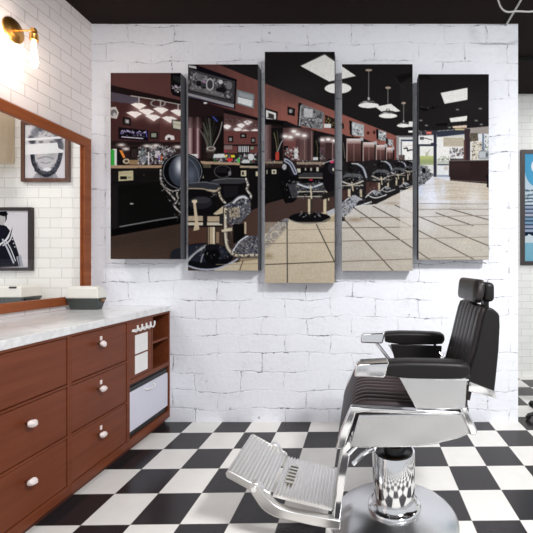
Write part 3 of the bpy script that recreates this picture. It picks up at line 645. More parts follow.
    g.ell(330, 176, 7.5, 17, (20, 18, 21)); g.ell(333, 168, 5, 6, (40, 38, 44)); g.ell(331.8, 161.8, 2.2, 1.4, (214, 60, 100)); g.line([(324, 163), (335, 159.6)], .9, (160, 160, 164)); g.rect(332.4, 168, 334, 171, (200, 196, 180)); g.poly([(322, 194), (335, 190), (335, 196), (322, 200)], (34, 30, 30))
    # footrest of chair one continuing on panel 3
    g.poly([(264, 240), (270, 228), (286, 218), (289, 220), (288, 226), (276, 240), (264, 250)], (110, 112, 122)); g.speck([(264, 240), (270, 228), (286, 217), (290, 220), (288, 226), (276, 240), (264, 250)], CHR, 190, (.4, 1.5)); g.ring(275, 235.5, 4.4, 4, 1, (190, 180, 160)); g.ring(267.5, 244.5, 5, 4.6, 1, (190, 180, 160)); g.rect(279.6, 228, 284, 230.4, (40, 34, 32)); g.curve([(265, 251), (276, 240), (287, 228)], .8, (150, 136, 112))
    # beige tiles, panel 3/4/5
    g.poly([(336, 204), (413, 184), (440, 176), (492, 183), (492, 290), (336, 290)], (200, 191, 176))
    g.vgrad(336, 200, 492, 285, (206, 204, 203), (186, 176, 162), .7)
    g.vgrad(262, 222, 337, 285, (212, 200, 180), (194, 178, 154), .5)
    for k in range(240):
        x = random.uniform(264, 490); y = random.uniform(222, 285); g.glow(x, y, random.uniform(2, 8), random.uniform(1, 3), random.choice([(222, 210, 190), (184, 172, 150), (172, 160, 140), (212, 204, 192)]), .16)
    GR = (92, 82, 70)
    g.line([(287.3, 223), (287.6, 285)], 1.0, (64, 58, 54)); g.line([(264, 264.5), (335, 261.6)], .9, (70, 62, 56)); g.line([(264, 243.6), (335, 242.2)], .7, (128, 114, 96)); g.line([(316.5, 224.5), (335, 262.8)], 1.0, (64, 58, 54)); g.line([(288, 230), (335, 229)], .5, (150, 134, 112)); g.glow(268, 256, 5, 3, (140, 122, 96), .7)
    # --- panel 4: pendants, tvs, mirrors, chairs
    for cx, cy, rx, capy in ((338, 88, 13.4, None), (368.6, 105.6, 10.2, 70.4), (388, 116, 9.2, 88), (403.6, 125.8, 6.6, 103.3)):
        if capy: g.ell(cx, capy, rx * .33, 1.2, (176, 158, 142)); g.line([(cx, capy), (cx, cy - rx * .8)], .6, (150, 148, 146))
        if cx == 388: g.poly([(375, 107), (391, 104), (400.4, 111.3), (384, 113.8)], (238, 236, 232))
        g.ell(cx, cy - rx * .18, rx, rx * .40, (34, 33, 34)); g.poly([(cx - rx, cy), (cx - rx * .55, cy - rx * .45), (cx - rx * .2, cy - rx * .52), (cx - rx * .14, cy - rx * .8), (cx + rx * .14, cy - rx * .8), (cx + rx * .2, cy - rx * .52), (cx + rx * .55, cy - rx * .45), (cx + rx, cy)], (54, 52, 52))
        if capy: g.ell(cx - rx * .3, cy - rx * .3, rx * .3, rx * .12, (190, 188, 186)); g.ell(cx, cy - rx * .66, rx * .1, rx * .16, (205, 203, 200)); g.line([(cx - rx * .8, cy - rx * .25), (cx + rx * .5, cy - rx * .4)], .7, (130, 128, 126))
        g.ell(cx, cy + (0 if capy else .5), rx, rx * (.26 if capy else .40), (244, 242, 238))
    g.rect(408.6, 121.6, 413, 127, (236, 234, 230)); g.rect(408.5, 130.6, 413, 132.6, (236, 234, 230)); g.poly([(396, 76), (413, 72), (413, 76), (400, 84)], (20, 19, 20), .8); g.line([(399, 79), (413, 75)], .8, (14, 14, 14)); g.line([(394, 78), (404, 88)], .6, (50, 48, 48)); g.rect(330, 81, 349, 83.4, (40, 36, 34), .7)
    g.poly([(341, 122), (344, 124), (344, 129), (341, 128)], (28, 22, 24)); g.ell(368, 133, 1.4, 1.6, (60, 36, 34)); g.ell(374, 132.6, 1.2, 2, (60, 36, 34))
    for x, y, w, h in ((352, 121.6, 12, 15.4), (378.4, 130, 7.6, 11.6), (388, 139, 5, 7.6)):
        g.poly([(x - 2.6, y - 1), (x + 1, y), (x + 1, y + h), (x - 2, y + h - 3)], (20, 18, 20)); g.poly([(x, y), (x + w, y + w * .28), (x + w, y + h), (x, y + h - 2)], (170, 174, 176)); g.speck([(x + 1, y + 2), (x + w - 1, y + w * .28 + 1), (x + w - 1, y + h - 1), (x + 1, y + h - 3)], [(222, 226, 228), (95, 98, 100), (60, 60, 62), (235, 238, 240)], 50, (.4, 1.6))
    g.poly([(339, 132), (347, 136), (362, 138), (374, 143), (386, 147), (394, 149), (394, 165), (339, 170)], (32, 26, 27))
    for xa, yt, xb, yb in ((347, 138.7, 361, 161.4), (363.2, 142.2, 374.4, 161), (376.2, 145, 384.8, 160.4), (386.4, 147.6, 393, 159.6)):
        g.rect(xa, yt, xb, yb, (92, 62, 60)); g.vgrad(xa, yt + 4, xb, yb, (112, 80, 76), (54, 36, 36), .8); g.line([(xa + (xb - xa) * .5, yt + 4), (xa + (xb - xa) * .5, yb)], .7, (150, 120, 112), .8); g.vgrad(xa, yt, xb, yt + 5, (250, 246, 244), (150, 118, 112), .9); g.line([(xa, yt), (xa, yb)], .9, (190, 165, 158))
        g.rect(xb + .2, yt + 2, xb + 1.8, yb, (24, 20, 20)); g.rect(xb - .6, yt - 1, xb + 2.4, yt + 2.4, (176, 178, 182))
    g.rect(342, 141, 346, 161, (22, 19, 20)); g.line([(343.4, 143), (345, 158)], .8, (110, 108, 96))
    # shop window at the far end
    g.rect(396.6, 135.6, 418, 162, (214, 214, 212)); g.rect(394.4, 138, 397.4, 162, (112, 62, 60)); g.rect(396.4, 135.6, 399, 162, (150, 148, 146)); g.rect(399, 135.6, 413, 137.2, (110, 112, 118)); g.rect(401, 139.6, 413, 141.2, (60, 70, 92)); g.rect(400.6, 141, 402, 160, (120, 124, 130)); g.rect(402, 141.2, 413, 161, (244, 243, 240)); g.line([(404, 148.6), (407, 148), (407.6, 151), (410, 150), (413, 150)], 1.2, (34, 34, 36)); g.line([(403, 146.6), (413, 145)], .6, (200, 175, 175)); g.rect(399, 155, 404.6, 160.6, (80, 66, 66)); g.speck([(399, 155), (404.6, 155), (404.6, 160.6), (399, 160.6)], [(190, 80, 80), (220, 220, 220), (30, 30, 30)], 16, (.3, .8))
    # rows of chairs
    g.poly([(339, 166), (372, 160), (413, 160), (413, 186), (376, 204), (339, 206)], (34, 31, 32)); g.rect(366, 182, 380, 197, (74, 52, 48)); g.rect(342, 190, 350, 200, (70, 50, 46))
    ROW = [(352, 181, 11, 10), (381, 176, 9, 8.4), (398, 172.5, 6.8, 6.4), (409, 170, 5, 5)]
    for cx, cy, rx, ry in ROW:
        g.ell(cx - rx * .1, cy - ry * 1.35, rx * .34, ry * .5, (22, 20, 22)); g.ell(cx + rx * .8, cy - ry * .9, rx * .42, ry * .8, (26, 26, 30)); g.curve([(cx + rx * .5, cy - ry * 1.7), (cx + rx * 1.0, cy - ry * 1.3), (cx + rx * 1.3, cy - ry * .4)], rx * .18, (168, 172, 184)); g.line([(cx + rx * .5, cy - ry * 1.7), (cx - rx * .0, cy - ry * 1.75)], rx * .1, (190, 190, 190))
        g.poly([(cx - rx, cy - ry * .4), (cx - rx * .4, cy - ry * .8), (cx + rx * .8, cy - ry * .7), (cx + rx, cy - ry * .35), (cx + rx * .8, cy - ry * .1), (cx - rx * .9, cy - ry * .1)], (88, 90, 94)); g.ell(cx - rx * .1, cy - ry * .15, rx * .75, ry * .28, (18, 17, 18)); g.curve([(cx - rx, cy), (cx, cy + ry * .34), (cx + rx, cy)], rx * .14, (196, 190, 180)); g.rect(cx - rx, cy + ry * .5, cx + rx * .9, cy + ry * .74, (24, 23, 24)); g.line([(cx - rx, cy + ry * .46), (cx + rx, cy + ry * .44)], rx * .09, (196, 186, 170)); g.line([(cx, cy + ry * .1), (cx + rx * .1, cy + ry)], rx * .12, (208, 194, 168))
        g.rect(cx - rx * .35, cy + ry * .8, cx - rx * .12, cy + ry * 2.0, (196, 182, 158)); g.rect(cx + rx * .7, cy + ry * .8, cx + rx * .9, cy + ry * 1.8, (190, 176, 152)); g.speck([(cx - rx, cy - ry * .3), (cx + rx, cy - ry * .4), (cx + rx, cy + ry * .8), (cx - rx, cy + ry * .8)], CHR, int(10 * rx), (.3, 1.2), .85)
    for cx, cy, w in ((355, 201, 16), (375.5, 194, 11), (387, 189, 8), (406, 185, 7)):
        g.poly([(cx - w * .8, cy + w * .25), (cx - w * .2, cy - w * .35), (cx + w * .3, cy - w * .3), (cx + w, cy + w * .05), (cx + w * .9, cy + w * .2), (cx - w * .1, cy + w * .38)], (36, 35, 38)); g.curve([(cx - w * .9, cy + w * .3), (cx - w * .2, cy - w * .3), (cx + w * .4, cy - w * .1)], w * .1, (200, 200, 204)); g.curve([(cx - w * .7, cy + w * .1), (cx, cy + w * .35), (cx + w, cy + w * .05)], w * .09, (215, 215, 215)); g.poly([(cx - w * .3, cy - w * .15), (cx, cy - w * .4), (cx + w * .4, cy - w * .1), (cx, cy + w * .15)], (164, 166, 172)); g.speck([(cx - w * .8, cy + w * .25), (cx - w * .2, cy - w * .35), (cx + w, cy + w * .05), (cx, cy + w * .38)], CHR, int(w * 3), (.3, 1.1), .8)
    g.poly([(341, 204), (350, 200), (358, 202), (350, 213), (341, 218)], (160, 162, 170)); g.speck([(341, 204), (350, 200), (358, 202), (350, 213), (341, 218)], CHR, 70, (.4, 1.4)); g.speck([(341, 160), (413, 158), (413, 186), (341, 202)], CHR[:4] + [(16, 15, 17)] * 3, 330, (.3, 1.2), .75); g.poly([(341, 217), (345, 217), (345, 221), (341, 221)], (26, 24, 24)); g.glow(355, 219.5, 9, 2.4, (152, 134, 110), .8); g.glow(392, 203, 8, 1.6, (158, 140, 118), .7)
    for a, b in (((343.3, 218), (394.5, 272)), ((353.5, 207.4), (413, 248.4)), ((373, 206), (413, 227.2)), ((395, 205), (413, 213.5))): g.line([a, b], .95, (84, 72, 60))
    for a, b in (((341, 261.2), (413, 258.7)), ((341, 241), (413, 239)), ((341, 227.8), (413, 226.8)), ((360, 217.6), (413, 217))): g.line([a, b], .7, (112, 98, 84))
    g.vgrad(400, 190, 413, 240, (228, 226, 228), (208, 198, 184), .7)
    # --- panel 5
    g.rect(417, 124, 492, 186, (206, 206, 204)); g.poly([(414, 60), (492, 60), (492, 127), (467, 128.6), (437, 131), (417, 131.6)], (33, 31, 32)); g.glow(470, 105, 26, 16, (42, 40, 40), .6)
    g.poly([(440.7, 93.2), (467.4, 88), (467.4, 100), (444.6, 104)], (242, 240, 236)); g.poly([(449.4, 118.4), (467, 116), (466.7, 121), (450.8, 122.4)], (238, 236, 230)); g.poly([(452.3, 126.4), (466.6, 125.2), (466.6, 128), (453, 128.4)], (220, 200, 180))
    g.poly([(420, 108), (440, 105.6), (442, 108), (438, 110.4), (422, 111)], (16, 15, 16)); g.speck([(421, 107), (441, 105.6), (441, 110), (421, 111)], [(74, 74, 74), (12, 12, 12), (50, 50, 50)], 40, (.4, 1.4)); g.poly([(419, 74), (430, 76), (433, 80), (419, 79)], (24, 23, 23)); g.poly([(436, 124), (448, 123), (447, 126), (436, 126)], (18, 17, 18))
    for x, y in ((457.4, 109.8), (480, 108.8), (476, 120.8), (481, 124.6), (421, 120.6), (426.6, 125.6), (449.5, 127.6)): g.ell(x, y, 1.7, .8, (122, 120, 118))
    g.poly([(467, 128.4), (489, 126.4), (489, 134), (467, 134.4)], (158, 150, 144)); g.poly([(437, 131.4), (467, 129), (467, 134), (437, 137.4)], (54, 58, 72)); g.rect(455, 128.6, 465, 130.4, (196, 182, 140)); g.poly([(418, 131), (437, 130.6), (437, 134.6), (418, 136)], (60, 60, 66)); g.speck([(419, 130.5), (427, 130.5), (427, 136), (419, 136)], CHR, 30, (.4, 1.3)); g.rect(426.4, 131.6, 431.6, 134.4, (200, 84, 74)); g.line([(427, 133), (431, 133)], .5, (240, 200, 190))
    g.rect(418, 136, 436, 144.6, (240, 239, 238)); g.rect(420, 137, 424, 140, (90, 90, 96)); g.line([(424, 138), (432, 140)], .8, (70, 70, 76)); g.rect(418, 144.2, 437, 146.4, (52, 56, 68)); g.rect(431, 143, 435, 144.4, (60, 60, 66)); g.rect(419, 146.4, 434, 164, (236, 236, 230)); g.vgrad(419, 156, 434, 166, (188, 196, 120), (110, 130, 90), .9); g.rect(419, 162.6, 434, 165.6, (160, 170, 130)); g.rect(420, 165, 434, 177, (224, 224, 222)); g.ell(427, 154, 1.8, 2.4, (210, 212, 190)); g.line([(426, 156), (430, 150)], .5, (130, 130, 110))
    g.rect(418.4, 146, 420, 178, (70, 72, 82)); g.rect(433.8, 131, 436.8, 177.4, (50, 52, 64)); g.rect(437, 137, 465, 164, (240, 239, 236)); g.speck([(438, 157), (449, 156), (449, 161), (438, 161)], [(70, 90, 60), (120, 140, 100), (150, 150, 140)], 40, (.4, 1.4)); g.rect(437, 161, 449, 163.6, (190, 194, 184)); g.rect(437.2, 164, 448.8, 165.4, (80, 84, 94)); g.rect(437.2, 166, 448.8, 175.6, (226, 228, 230)); g.ell(446, 168.4, 2, 2, (200, 190, 186)); g.rect(437, 175, 449, 177.4, (150, 160, 176))
    g.rect(443.2, 137.6, 463.6, 146.8, (188, 178, 160)); g.speck([(444, 138), (463, 138), (463, 146), (444, 146)], [(198, 190, 172), (176, 166, 148)], 60, (.4, 1.2), .5); g.speck([(450, 147.5), (464, 147.5), (464, 160), (450, 160)], [(40, 36, 38), (90, 80, 80), (224, 224, 224), (140, 110, 105), (60, 70, 90), (200, 200, 205)], 150, (.4, 1.5)); g.poly([(457, 156.6), (463, 155.6), (461.6, 160.4), (456, 160.4)], (232, 232, 232)); g.rect(450, 158.6, 470, 160.8, (50, 42, 42), .8)
    g.rect(464.4, 129, 470, 161, (58, 46, 50)); g.rect(463.8, 140, 465.2, 160, (96, 64, 60)); g.rect(470, 134, 492, 161, (226, 228, 230)); g.poly([(469, 133.6), (477.6, 133.2), (478, 141), (470, 141.6)], (92, 84, 74)); g.speck([(469, 133.6), (477.6, 133.2), (478, 141), (470, 141.6)], [(50, 60, 44), (140, 126, 110), (120, 100, 84)], 40, (.4, 1)); g.rect(471, 141.8, 482.2, 159.6, (222, 214, 198)); g.speck([(471.6, 142.4), (482, 142.4), (482, 159), (471.6, 159)], [(48, 42, 42), (90, 80, 76), (240, 236, 226)], 80, (.4, 1.1)); g.rect(482, 134, 483.6, 152, (96, 112, 140)); g.speck([(484, 136), (489, 136), (489, 151), (484, 151)], [(80, 84, 80), (150, 156, 150), (226, 230, 234), (120, 140, 110)], 40, (.4, 1.3)); g.rect(478.4, 151, 488.8, 159.4, (156, 162, 166)); g.rect(479.4, 152, 485, 157.6, (188, 194, 198)); g.rect(486, 153, 487.4, 157, (70, 74, 80))
    g.poly([(449, 161), (470, 160.4), (492, 160.6), (492, 183.6), (449, 180)], (46, 34, 34)); g.line([(449.4, 161), (489, 160.4)], .9, (106, 96, 94)); g.vgrad(450, 163, 470, 180, (66, 50, 50), (42, 32, 32), .5); g.line([(449, 180.2), (489, 183.6)], .7, (22, 17, 17))
    g.vgrad(417, 177, 450, 206, (214, 216, 226), (214, 212, 214), .95); g.poly([(434, 178), (449, 180.4), (489, 184), (489, 200), (436, 200)], (200, 188, 172), .8)
    for k in range(9):
        y = 180 + k * 3.4; g.line([(419, y + 2), (450 + k * 4, y)], .5, random.choice([(170, 160, 150), (234, 236, 244)]), .7); g.line([(450, y), (489, y + 2.4)], .5, (178, 164, 146), .6)
    g.glow(432, 198, 8, 12, (234, 238, 252), .85); g.glow(421, 190, 3, 8, (200, 214, 236), .7); g.glow(474, 198, 7, 9, (226, 224, 224), .7); g.glow(443, 190, 3, 9, (222, 228, 244), .6); g.glow(425, 222, 10, 14, (222, 222, 224), .55)
    for a, b in (((419, 216.5), (467, 237)), ((467, 237), (489, 246)), ((419, 230.6), (474, 259.4)), ((436, 212.8), (472.8, 225.6)), ((419, 252), (430, 259.4)), ((450, 209), (489, 220))): g.line([a, b], .9, (96, 86, 76))
    for a, b in (((419, 217), (489, 215.3)), ((440, 225.6), (489, 224.4)), ((419, 238.4), (489, 237)), ((419, 258.4), (489, 256.2)), ((419, 209.6), (489, 209.2)), ((419, 203.6), (489, 204))): g.line([a, b], .6, (140, 130, 118))
    g.poly([(419, 165), (427, 166), (430, 172), (434, 175), (424, 184), (419, 186)], (120, 122, 126)); g.speck([(419, 166), (427, 166), (434, 176), (424, 184), (419, 188)], CHR + [(20, 20, 22)] * 3, 90, (.4, 1.4)); g.ell(424, 170.6, 2, 2.6, (26, 26, 28)); g.poly([(485, 176), (489, 174), (489, 188), (486.4, 187), (487, 180)], (24, 22, 26))
    g.blur(.7)
    g.grain(0.03, 2)
    return g
SHOP = shop_picture()
# ------------------------------------------------------------------ the room
LX = -2.417; RX = 1.383; TOPZ = 3.55; FX = -1.722
def struct(name, bm, m, label=None, **kw):
    o = obj(name, bm, m, smooth=False, **kw); o['kind'] = 'structure'
    if label: o['label'] = label; o['category'] = name.split('_')[0]
    return o
struct('floor', box(BM(), -4.6, 5.2, -5.0, 1.36, -0.06, 0), M['floor'], 'black and white checkered vinyl tile floor')
struct('wall_back', box(BM(), LX - 0.05, RX, 0.0, 0.14, 0, TOPZ), M['brick'], 'white painted brick wall behind the barber chair')
bm = BM()
box(bm, LX - 0.05, LX, -3.9, 0.0, 2.46, TOPZ); box(bm, LX - 0.05, LX, -3.9, 0.0, 0, 1.09); box(bm, LX - 0.05, LX, -0.062, 0.0, 1.09, 2.46); box(bm, LX - 0.05, LX, -3.9, -2.0, 1.09, 2.46)
struct('wall_left', bm, M['tile_left'], 'white subway tile wall on the left carrying mirror and sconce')
struct('wall_mirrored', box(BM(), -4.6, LX - 0.05, 0.0, 0.14, 0, TOPZ), M['tile_back'], 'white subway tile wall seen in the mirror')
struct('wall_far', box(BM(), RX, 5.2, 1.35, 1.49, 0, TOPZ), M['tile_far'], 'white subway tile wall beyond the brick partition')
struct('ceiling', box(BM(), -4.6, 5.2, -3.9, 1.5, TOPZ, TOPZ + 0.08), M['ceiling'], 'dark brown black ceiling')
struct('trim_ceiling', box(BM(), RX + 0.15, 5.2, 0.52, 0.56, TOPZ - 0.03, TOPZ), M['ceiling2'], 'thin dark batten across the ceiling')

# mirror: wooden frame with clear glass in it, the mirrored corner of the shop stands behind
mir = thing('wall_mirror', 'large wall mirror in an orange-brown wooden frame above the counter', 'mirror', (LX, -1.0, 1.075))
YA, YB = -2.0, -0.05; ZA, ZB = 1.075, 2.50
MX = LX + 0.032
bm = BM(); box(bm, LX, MX, YA, YB, ZB - 0.08, ZB); obj('frame_top_rail', bm, M['frame_wood'], mir, bevel=0.004)
bm = BM(); box(bm, LX, MX, YA, YB - 0.0, ZA, ZA + 0.068); obj('frame_bottom_rail', bm, M['frame_wood'], mir, bevel=0.004)
bm = BM(); box(bm, LX, MX, YB - 0.08, YB, ZA + 0.068, ZB - 0.08); obj('frame_stile', bm, M['frame_wood'], mir, bevel=0.004)
bm = BM(); box(bm, LX, MX, YA, YA + 0.08, ZA + 0.068, ZB - 0.08); obj('frame_stile', bm, M['frame_wood'], mir, bevel=0.004)
bm = BM(); box(bm, LX + 0.004, LX + 0.014, YB - 0.098, YB - 0.08, ZA + 0.068, ZB - 0.08); obj('frame_inner_moulding', bm, M['frame_wood'], mir, bevel=0.002)
gm = NT('clear_glass'); gm.t.nodes.remove(gm.b)
tr = gm.n('ShaderNodeBsdfTransparent'); gl = gm.n('ShaderNodeBsdfGlossy'); gl.inputs['Roughness'].default_value = 0.02
mx = gm.n('ShaderNodeMixShader'); mx.inputs[0].default_value = 0.03; gm.l(tr.outputs[0], mx.inputs[1]); gm.l(gl.outputs[0], mx.inputs[2]); gm.l(mx.outputs[0], gm.out.inputs[0])
M['glass'] = gm.m
bm = BM(); box(bm, LX + 0.001, LX + 0.004, YA + 0.07, YB - 0.07, ZA + 0.06, ZB - 0.07); obj('mirror_glass', bm, M['glass'], mir, smooth=False)
# what the mirror shows
def portrait_face():
    g = Img(22, 119, 68, 181, 8.0, (226, 223, 228))
    D = (52, 54, 64); G2 = (120, 122, 132)
    g.poly([(31, 162), (36, 172), (30, 180), (58, 180), (54, 172), (60, 160)], (168, 168, 176)); g.poly([(36, 170), (41, 181), (50, 181), (54, 170)], (140, 140, 150))
    g.ell(45, 146, 14, 22, (214, 211, 214)); g.glow(51, 150, 5, 12, (170, 168, 174), .7); g.glow(34, 150, 3, 9, (178, 176, 182), .7)
    for x, y, rx, ry in ((31, 140, 3.4, 4.6), (34, 133, 4, 4), (39, 128, 4, 3.4), (45, 126, 4, 3), (57, 138, 4, 5), (59, 145, 3.2, 6), (55, 133, 3, 3)): g.ell(x, y, rx, ry, random.choice([D, G2, (86, 88, 98)]), .85, random.uniform(-.5, .5), .3)
    g.speck([(32, 125), (52, 123), (60, 136), (34, 138)], [(150, 150, 158), (180, 178, 184), (110, 112, 120)], 70, (.8, 2.2), .6)
    g.curve([(31.5, 154), (33, 163), (38, 171), (45, 174), (52, 171), (57, 163), (59.5, 152)], 4.2, (70, 72, 82)); g.curve([(31, 156), (33.6, 166), (39, 173), (46, 175.5), (53, 172)], 2.2, (40, 42, 52)); g.speck([(31, 156), (36, 160), (45, 172), (56, 160), (60, 154), (54, 174), (44, 178), (35, 174)], [(60, 62, 72), (130, 130, 138), (44, 46, 56)], 110, (.6, 1.6), .6)
    g.curve([(37, 158.6), (45, 156.6), (52, 158.6)], 1.6, (160, 158, 166)); g.ell(44.6, 163, 6.6, 5.4, (204, 201, 206), 1, 0, .2); g.curve([(40, 162), (45, 163), (49, 162)], .8, (140, 138, 146)); g.ell(46, 169, 4, 1.8, (236, 236, 240)); g.ell(40, 142, 2.4, 1.2, (130, 128, 136)); g.ell(51, 142, 2.4, 1.2, (130, 128, 136))
    g.poly([(24, 138.4), (60, 136.4), (60, 138.6), (24, 141)], (248, 248, 250)); g.poly([(24, 144.6), (56, 142.6), (57, 148), (62, 150), (62, 152.6), (24, 154.6)], (250, 250, 252))  # white glare stripes, reflections painted into the portrait's ink
    g.blur(.8); g.blur(.8); g.blur(.8); return g
def portrait_flag():
    g = Img(-8, 205, 36, 273, 7.0, (226, 222, 226))
    g.poly([(-8, 222), (4, 226), (9, 232), (15, 247), (22, 268), (-8, 269)], (26, 27, 38))
    g.poly([(-4, 212), (0, 211), (5, 213), (4.6, 219), (2, 223), (0, 226), (-8, 224)], (40, 38, 44)); g.ell(-1, 219, 4, 6, (190, 186, 188)); g.poly([(-6, 211), (4, 210.4), (6, 214), (1, 216), (-6, 214)], (18, 18, 22))
    for c, w_, dx in (((232, 230, 234), 2.2, 0), ((30, 30, 40), 1.4, 2.4), ((226, 224, 230), 1.5, 4.4)): g.curve([(dx - 4, 246), (4 + dx, 240), (9 + dx * .6, 232 - dx), (12 + dx * .2, 226 - dx * .3)], w_, c)
    g.curve([(0, 240), (6, 251), (12, 264)], 1.8, (200, 202, 214)); g.curve([(3, 240), (9, 250), (14, 262)], 1, (230, 230, 236))
    for x, y in ((11, 240), (14, 239), (12, 244), (15, 243.4), (13.4, 247.6), (16, 247)): g.ell(x, y, .7, .6, (225, 226, 236))
    g.poly([(15, 258), (20, 256), (23, 268), (18, 268)], (170, 172, 182)); g.curve([(17, 258), (19, 267)], .7, (60, 60, 70))
    return g
def framed(name, label, img, win, X0, X1, Z0, Z1, y, fw, dep, mat, cat='picture', wallY=0.0):
    t = thing(name, label, cat, ((X0 + X1) / 2, wallY, Z0))
    bm = BM(); box(bm, X0, X1, y, wallY, Z0, Z0 + fw); box(bm, X0, X1, y, wallY, Z1 - fw, Z1); box(bm, X0, X0 + fw, y, wallY, Z0 + fw, Z1 - fw); box(bm, X1 - fw, X1, y, wallY, Z0 + fw, Z1 - fw)
    obj('frame', bm, mat, t, smooth=False)
    bm = BM(); box(bm, X0 + fw, X1 - fw, y + 0.012, wallY, Z0 + fw, Z1 - fw); obj('backing_board', bm, M['white_pl'], t, smooth=False)
    print_mesh('photo_print', img, win, X0 + fw, X1 - fw, Z0 + fw, Z1 - fw, y + 0.0105, M['photo'], t)
    return t
a = PXZ(20.6, 181.5, 3.27); b = PXZ(69.6, 121, 3.27)
framed('framed_portrait', 'brown-framed black and white portrait of a person with a dark beard, seen in the mirror', portrait_face(), (24.4, 125, 64.4, 178), a[0], b[0] - 0.012, a[1], b[1], -0.03, 0.03, 0.03, M['dark_frame'])
a = PXZ(-9, 270.8, 3.27); b = PXZ(33.2, 207.2, 3.27)
framed('framed_portrait', 'black-framed photograph of a person draped in a patterned dark cloth, lower left in the mirror', portrait_flag(), (-8, 210, 29, 269), a[0], b[0] - 0.018, a[1], b[1], -0.03, 0.03, 0.03, simple('black_brown_frame', rgb(40, 28, 28), 0.4))
wc = thing('wall_cabinet', 'pale beige wooden wall cabinet at the upper left edge of the mirror', 'cabinet', (-3.35, 0, 2.30))
bm = BM(); box(bm, -4.05, -3.105, -0.30, 0.0, 2.30, 3.0); obj('body', bm, M['beige_wood'], wc, bevel=0.004)
bm = BM(); box(bm, -4.03, -3.585, -0.318, -0.30, 2.31, 2.99); obj('door', bm, M['beige_wood'], wc, bevel=0.003)
bm = BM(); box(bm, -3.575, -3.12, -0.318, -0.30, 2.31, 2.99); obj('door', bm, M['beige_wood'], wc, bevel=0.003)
sh = obj('mirrored_countertop', box(BM(), -3.5, LX - 0.05, -1.9, 0.0, 0.99, 1.04), M['marble'], bevel=0.004)
tag(sh, 'white marble worktop as it continues in the mirror', 'countertop')
lg = obj('mirrored_cabinet', box(BM(), -3.4, LX - 0.07, -1.86, 0.0, 0, 0.99), M['wood'], bevel=0.003)
tag(lg, 'brown cabinet below the worktop inside the mirror', 'cabinet')

def steriliser(label, x0, x1, y0, y1, z, knob=True):
    t = thing('lidded_tray', label, 'tray', ((x0 + x1) / 2, (y0 + y1) / 2, z))
    bm = BM(); zt = z + 0.092
    vs = []
    for (ins, zz) in ((0.022, z), (0.004, z + 0.075), (0.0, z + 0.078), (0.0, zt)):
        vs.append([bm.verts.new((x, y, zz)) for x, y in ((x0 + ins, y0 + ins), (x1 - ins, y0 + ins), (x1 - ins, y1 - ins), (x0 + ins, y1 - ins))])
    bm.faces.new(list(reversed(vs[0])))
    for i in range(3):
        for k in range(4): bm.faces.new((vs[i][k], vs[i][(k + 1) % 4], vs[i + 1][(k + 1) % 4], vs[i + 1][k]))
    bm.faces.new(vs[-1]); obj('base', bm, M['tray_dark'], t, bevel=0.006)
    bm = BM(); vs = []
    for (ins, zz) in ((-0.002, zt), (-0.002, zt + 0.012), (0.008, zt + 0.085), (0.03, zt + 0.098)):
        vs.append([bm.verts.new((x, y, zz)) for x, y in ((x0 + ins, y0 + ins), (x1 - ins, y0 + ins), (x1 - ins, y1 - ins), (x0 + ins, y1 - ins))])
    bm.faces.new(list(reversed(vs[0])))
    for i in range(3):
        for k in range(4): bm.faces.new((vs[i][k], vs[i][(k + 1) % 4], vs[i + 1][(k + 1) % 4], vs[i + 1][k]))
    bm.faces.new(vs[-1]); lid = obj('lid', bm, M['cream'], t, bevel=0.008)
    if knob:
        bm = BM(); cx = (x0 + x1) / 2 + 0.09; cy = y0 + 0.03; box(bm, cx - 0.03, cx + 0.03, cy - 0.03, cy - 0.012, zt + 0.074, zt + 0.09, 0.006); obj('handle', bm, M['black_pl'], lid)
    bm = BM(); box(bm, x1 - 0.012, x1 + 0.012, y0 + 0.03, y1 - 0.03, zt - 0.028, zt - 0.006, 0.004); obj('latch', bm, M['copper'] if not knob else M['black_pl'], t)
    return t
steriliser('dark grey tray with a cream lid on the worktop below the mirror corner', -2.372, -2.115, -0.35, -0.25, 1.0405, False)
steriliser('cream-lidded dark tray seen in the mirror at the left edge', -3.14, -2.81, -0.26, -0.06, 1.0405, True)

# wall sconce
sc = thing('wall_sconce', 'brass wall sconce with a glowing glass bulb above the mirror', 'lamp', (LX, -0.745, 3.02))
c0 = (LX, -0.745, 3.02)
bm = BM(); lathe(bm, [(0, 0.028), (0.03, 0.028), (0.045, 0.022), (0.058, 0.014), (0.072, 0.012), (0.08, 0.006), (0.08, 0.0), (0, 0)], c0, 48, 'x'); obj('wall_plate', bm, M['brass'], sc)
bm = BM(); tube(bm, [(LX + 0.02, -0.745, 3.02), (LX + 0.145, -0.745, 3.02)], 0.006); obj('arm', bm, M['brass'], sc)
bm = BM(); lathe(bm, [(0, -0.014), (0.014, -0.014), (0.018, 0), (0.014, 0.014), (0, 0.014)], (LX + 0.145, -0.745, 3.02), 24, 'y'); obj('knuckle', bm, M['brass'], sc)
bm = BM(); lathe(bm, [(0, -0.012), (0.012, -0.014), (0.022, -0.024), (0.026, -0.03), (0.024, -0.038), (0.026, -0.07), (0, -0.07)], (LX + 0.145, -0.745, 3.02), 24); obj('socket', bm, M['brass'], sc)
bm = BM(); lathe(bm, [(0.010, -0.07), (0.011, -0.09), (0.014, -0.13), (0.020, -0.175), (0.024, -0.205), (0.022, -0.235), (0.013, -0.256), (0, -0.262)], (LX + 0.145, -0.745, 3.02), 24); obj('bulb', bm, M['bulb'], sc)

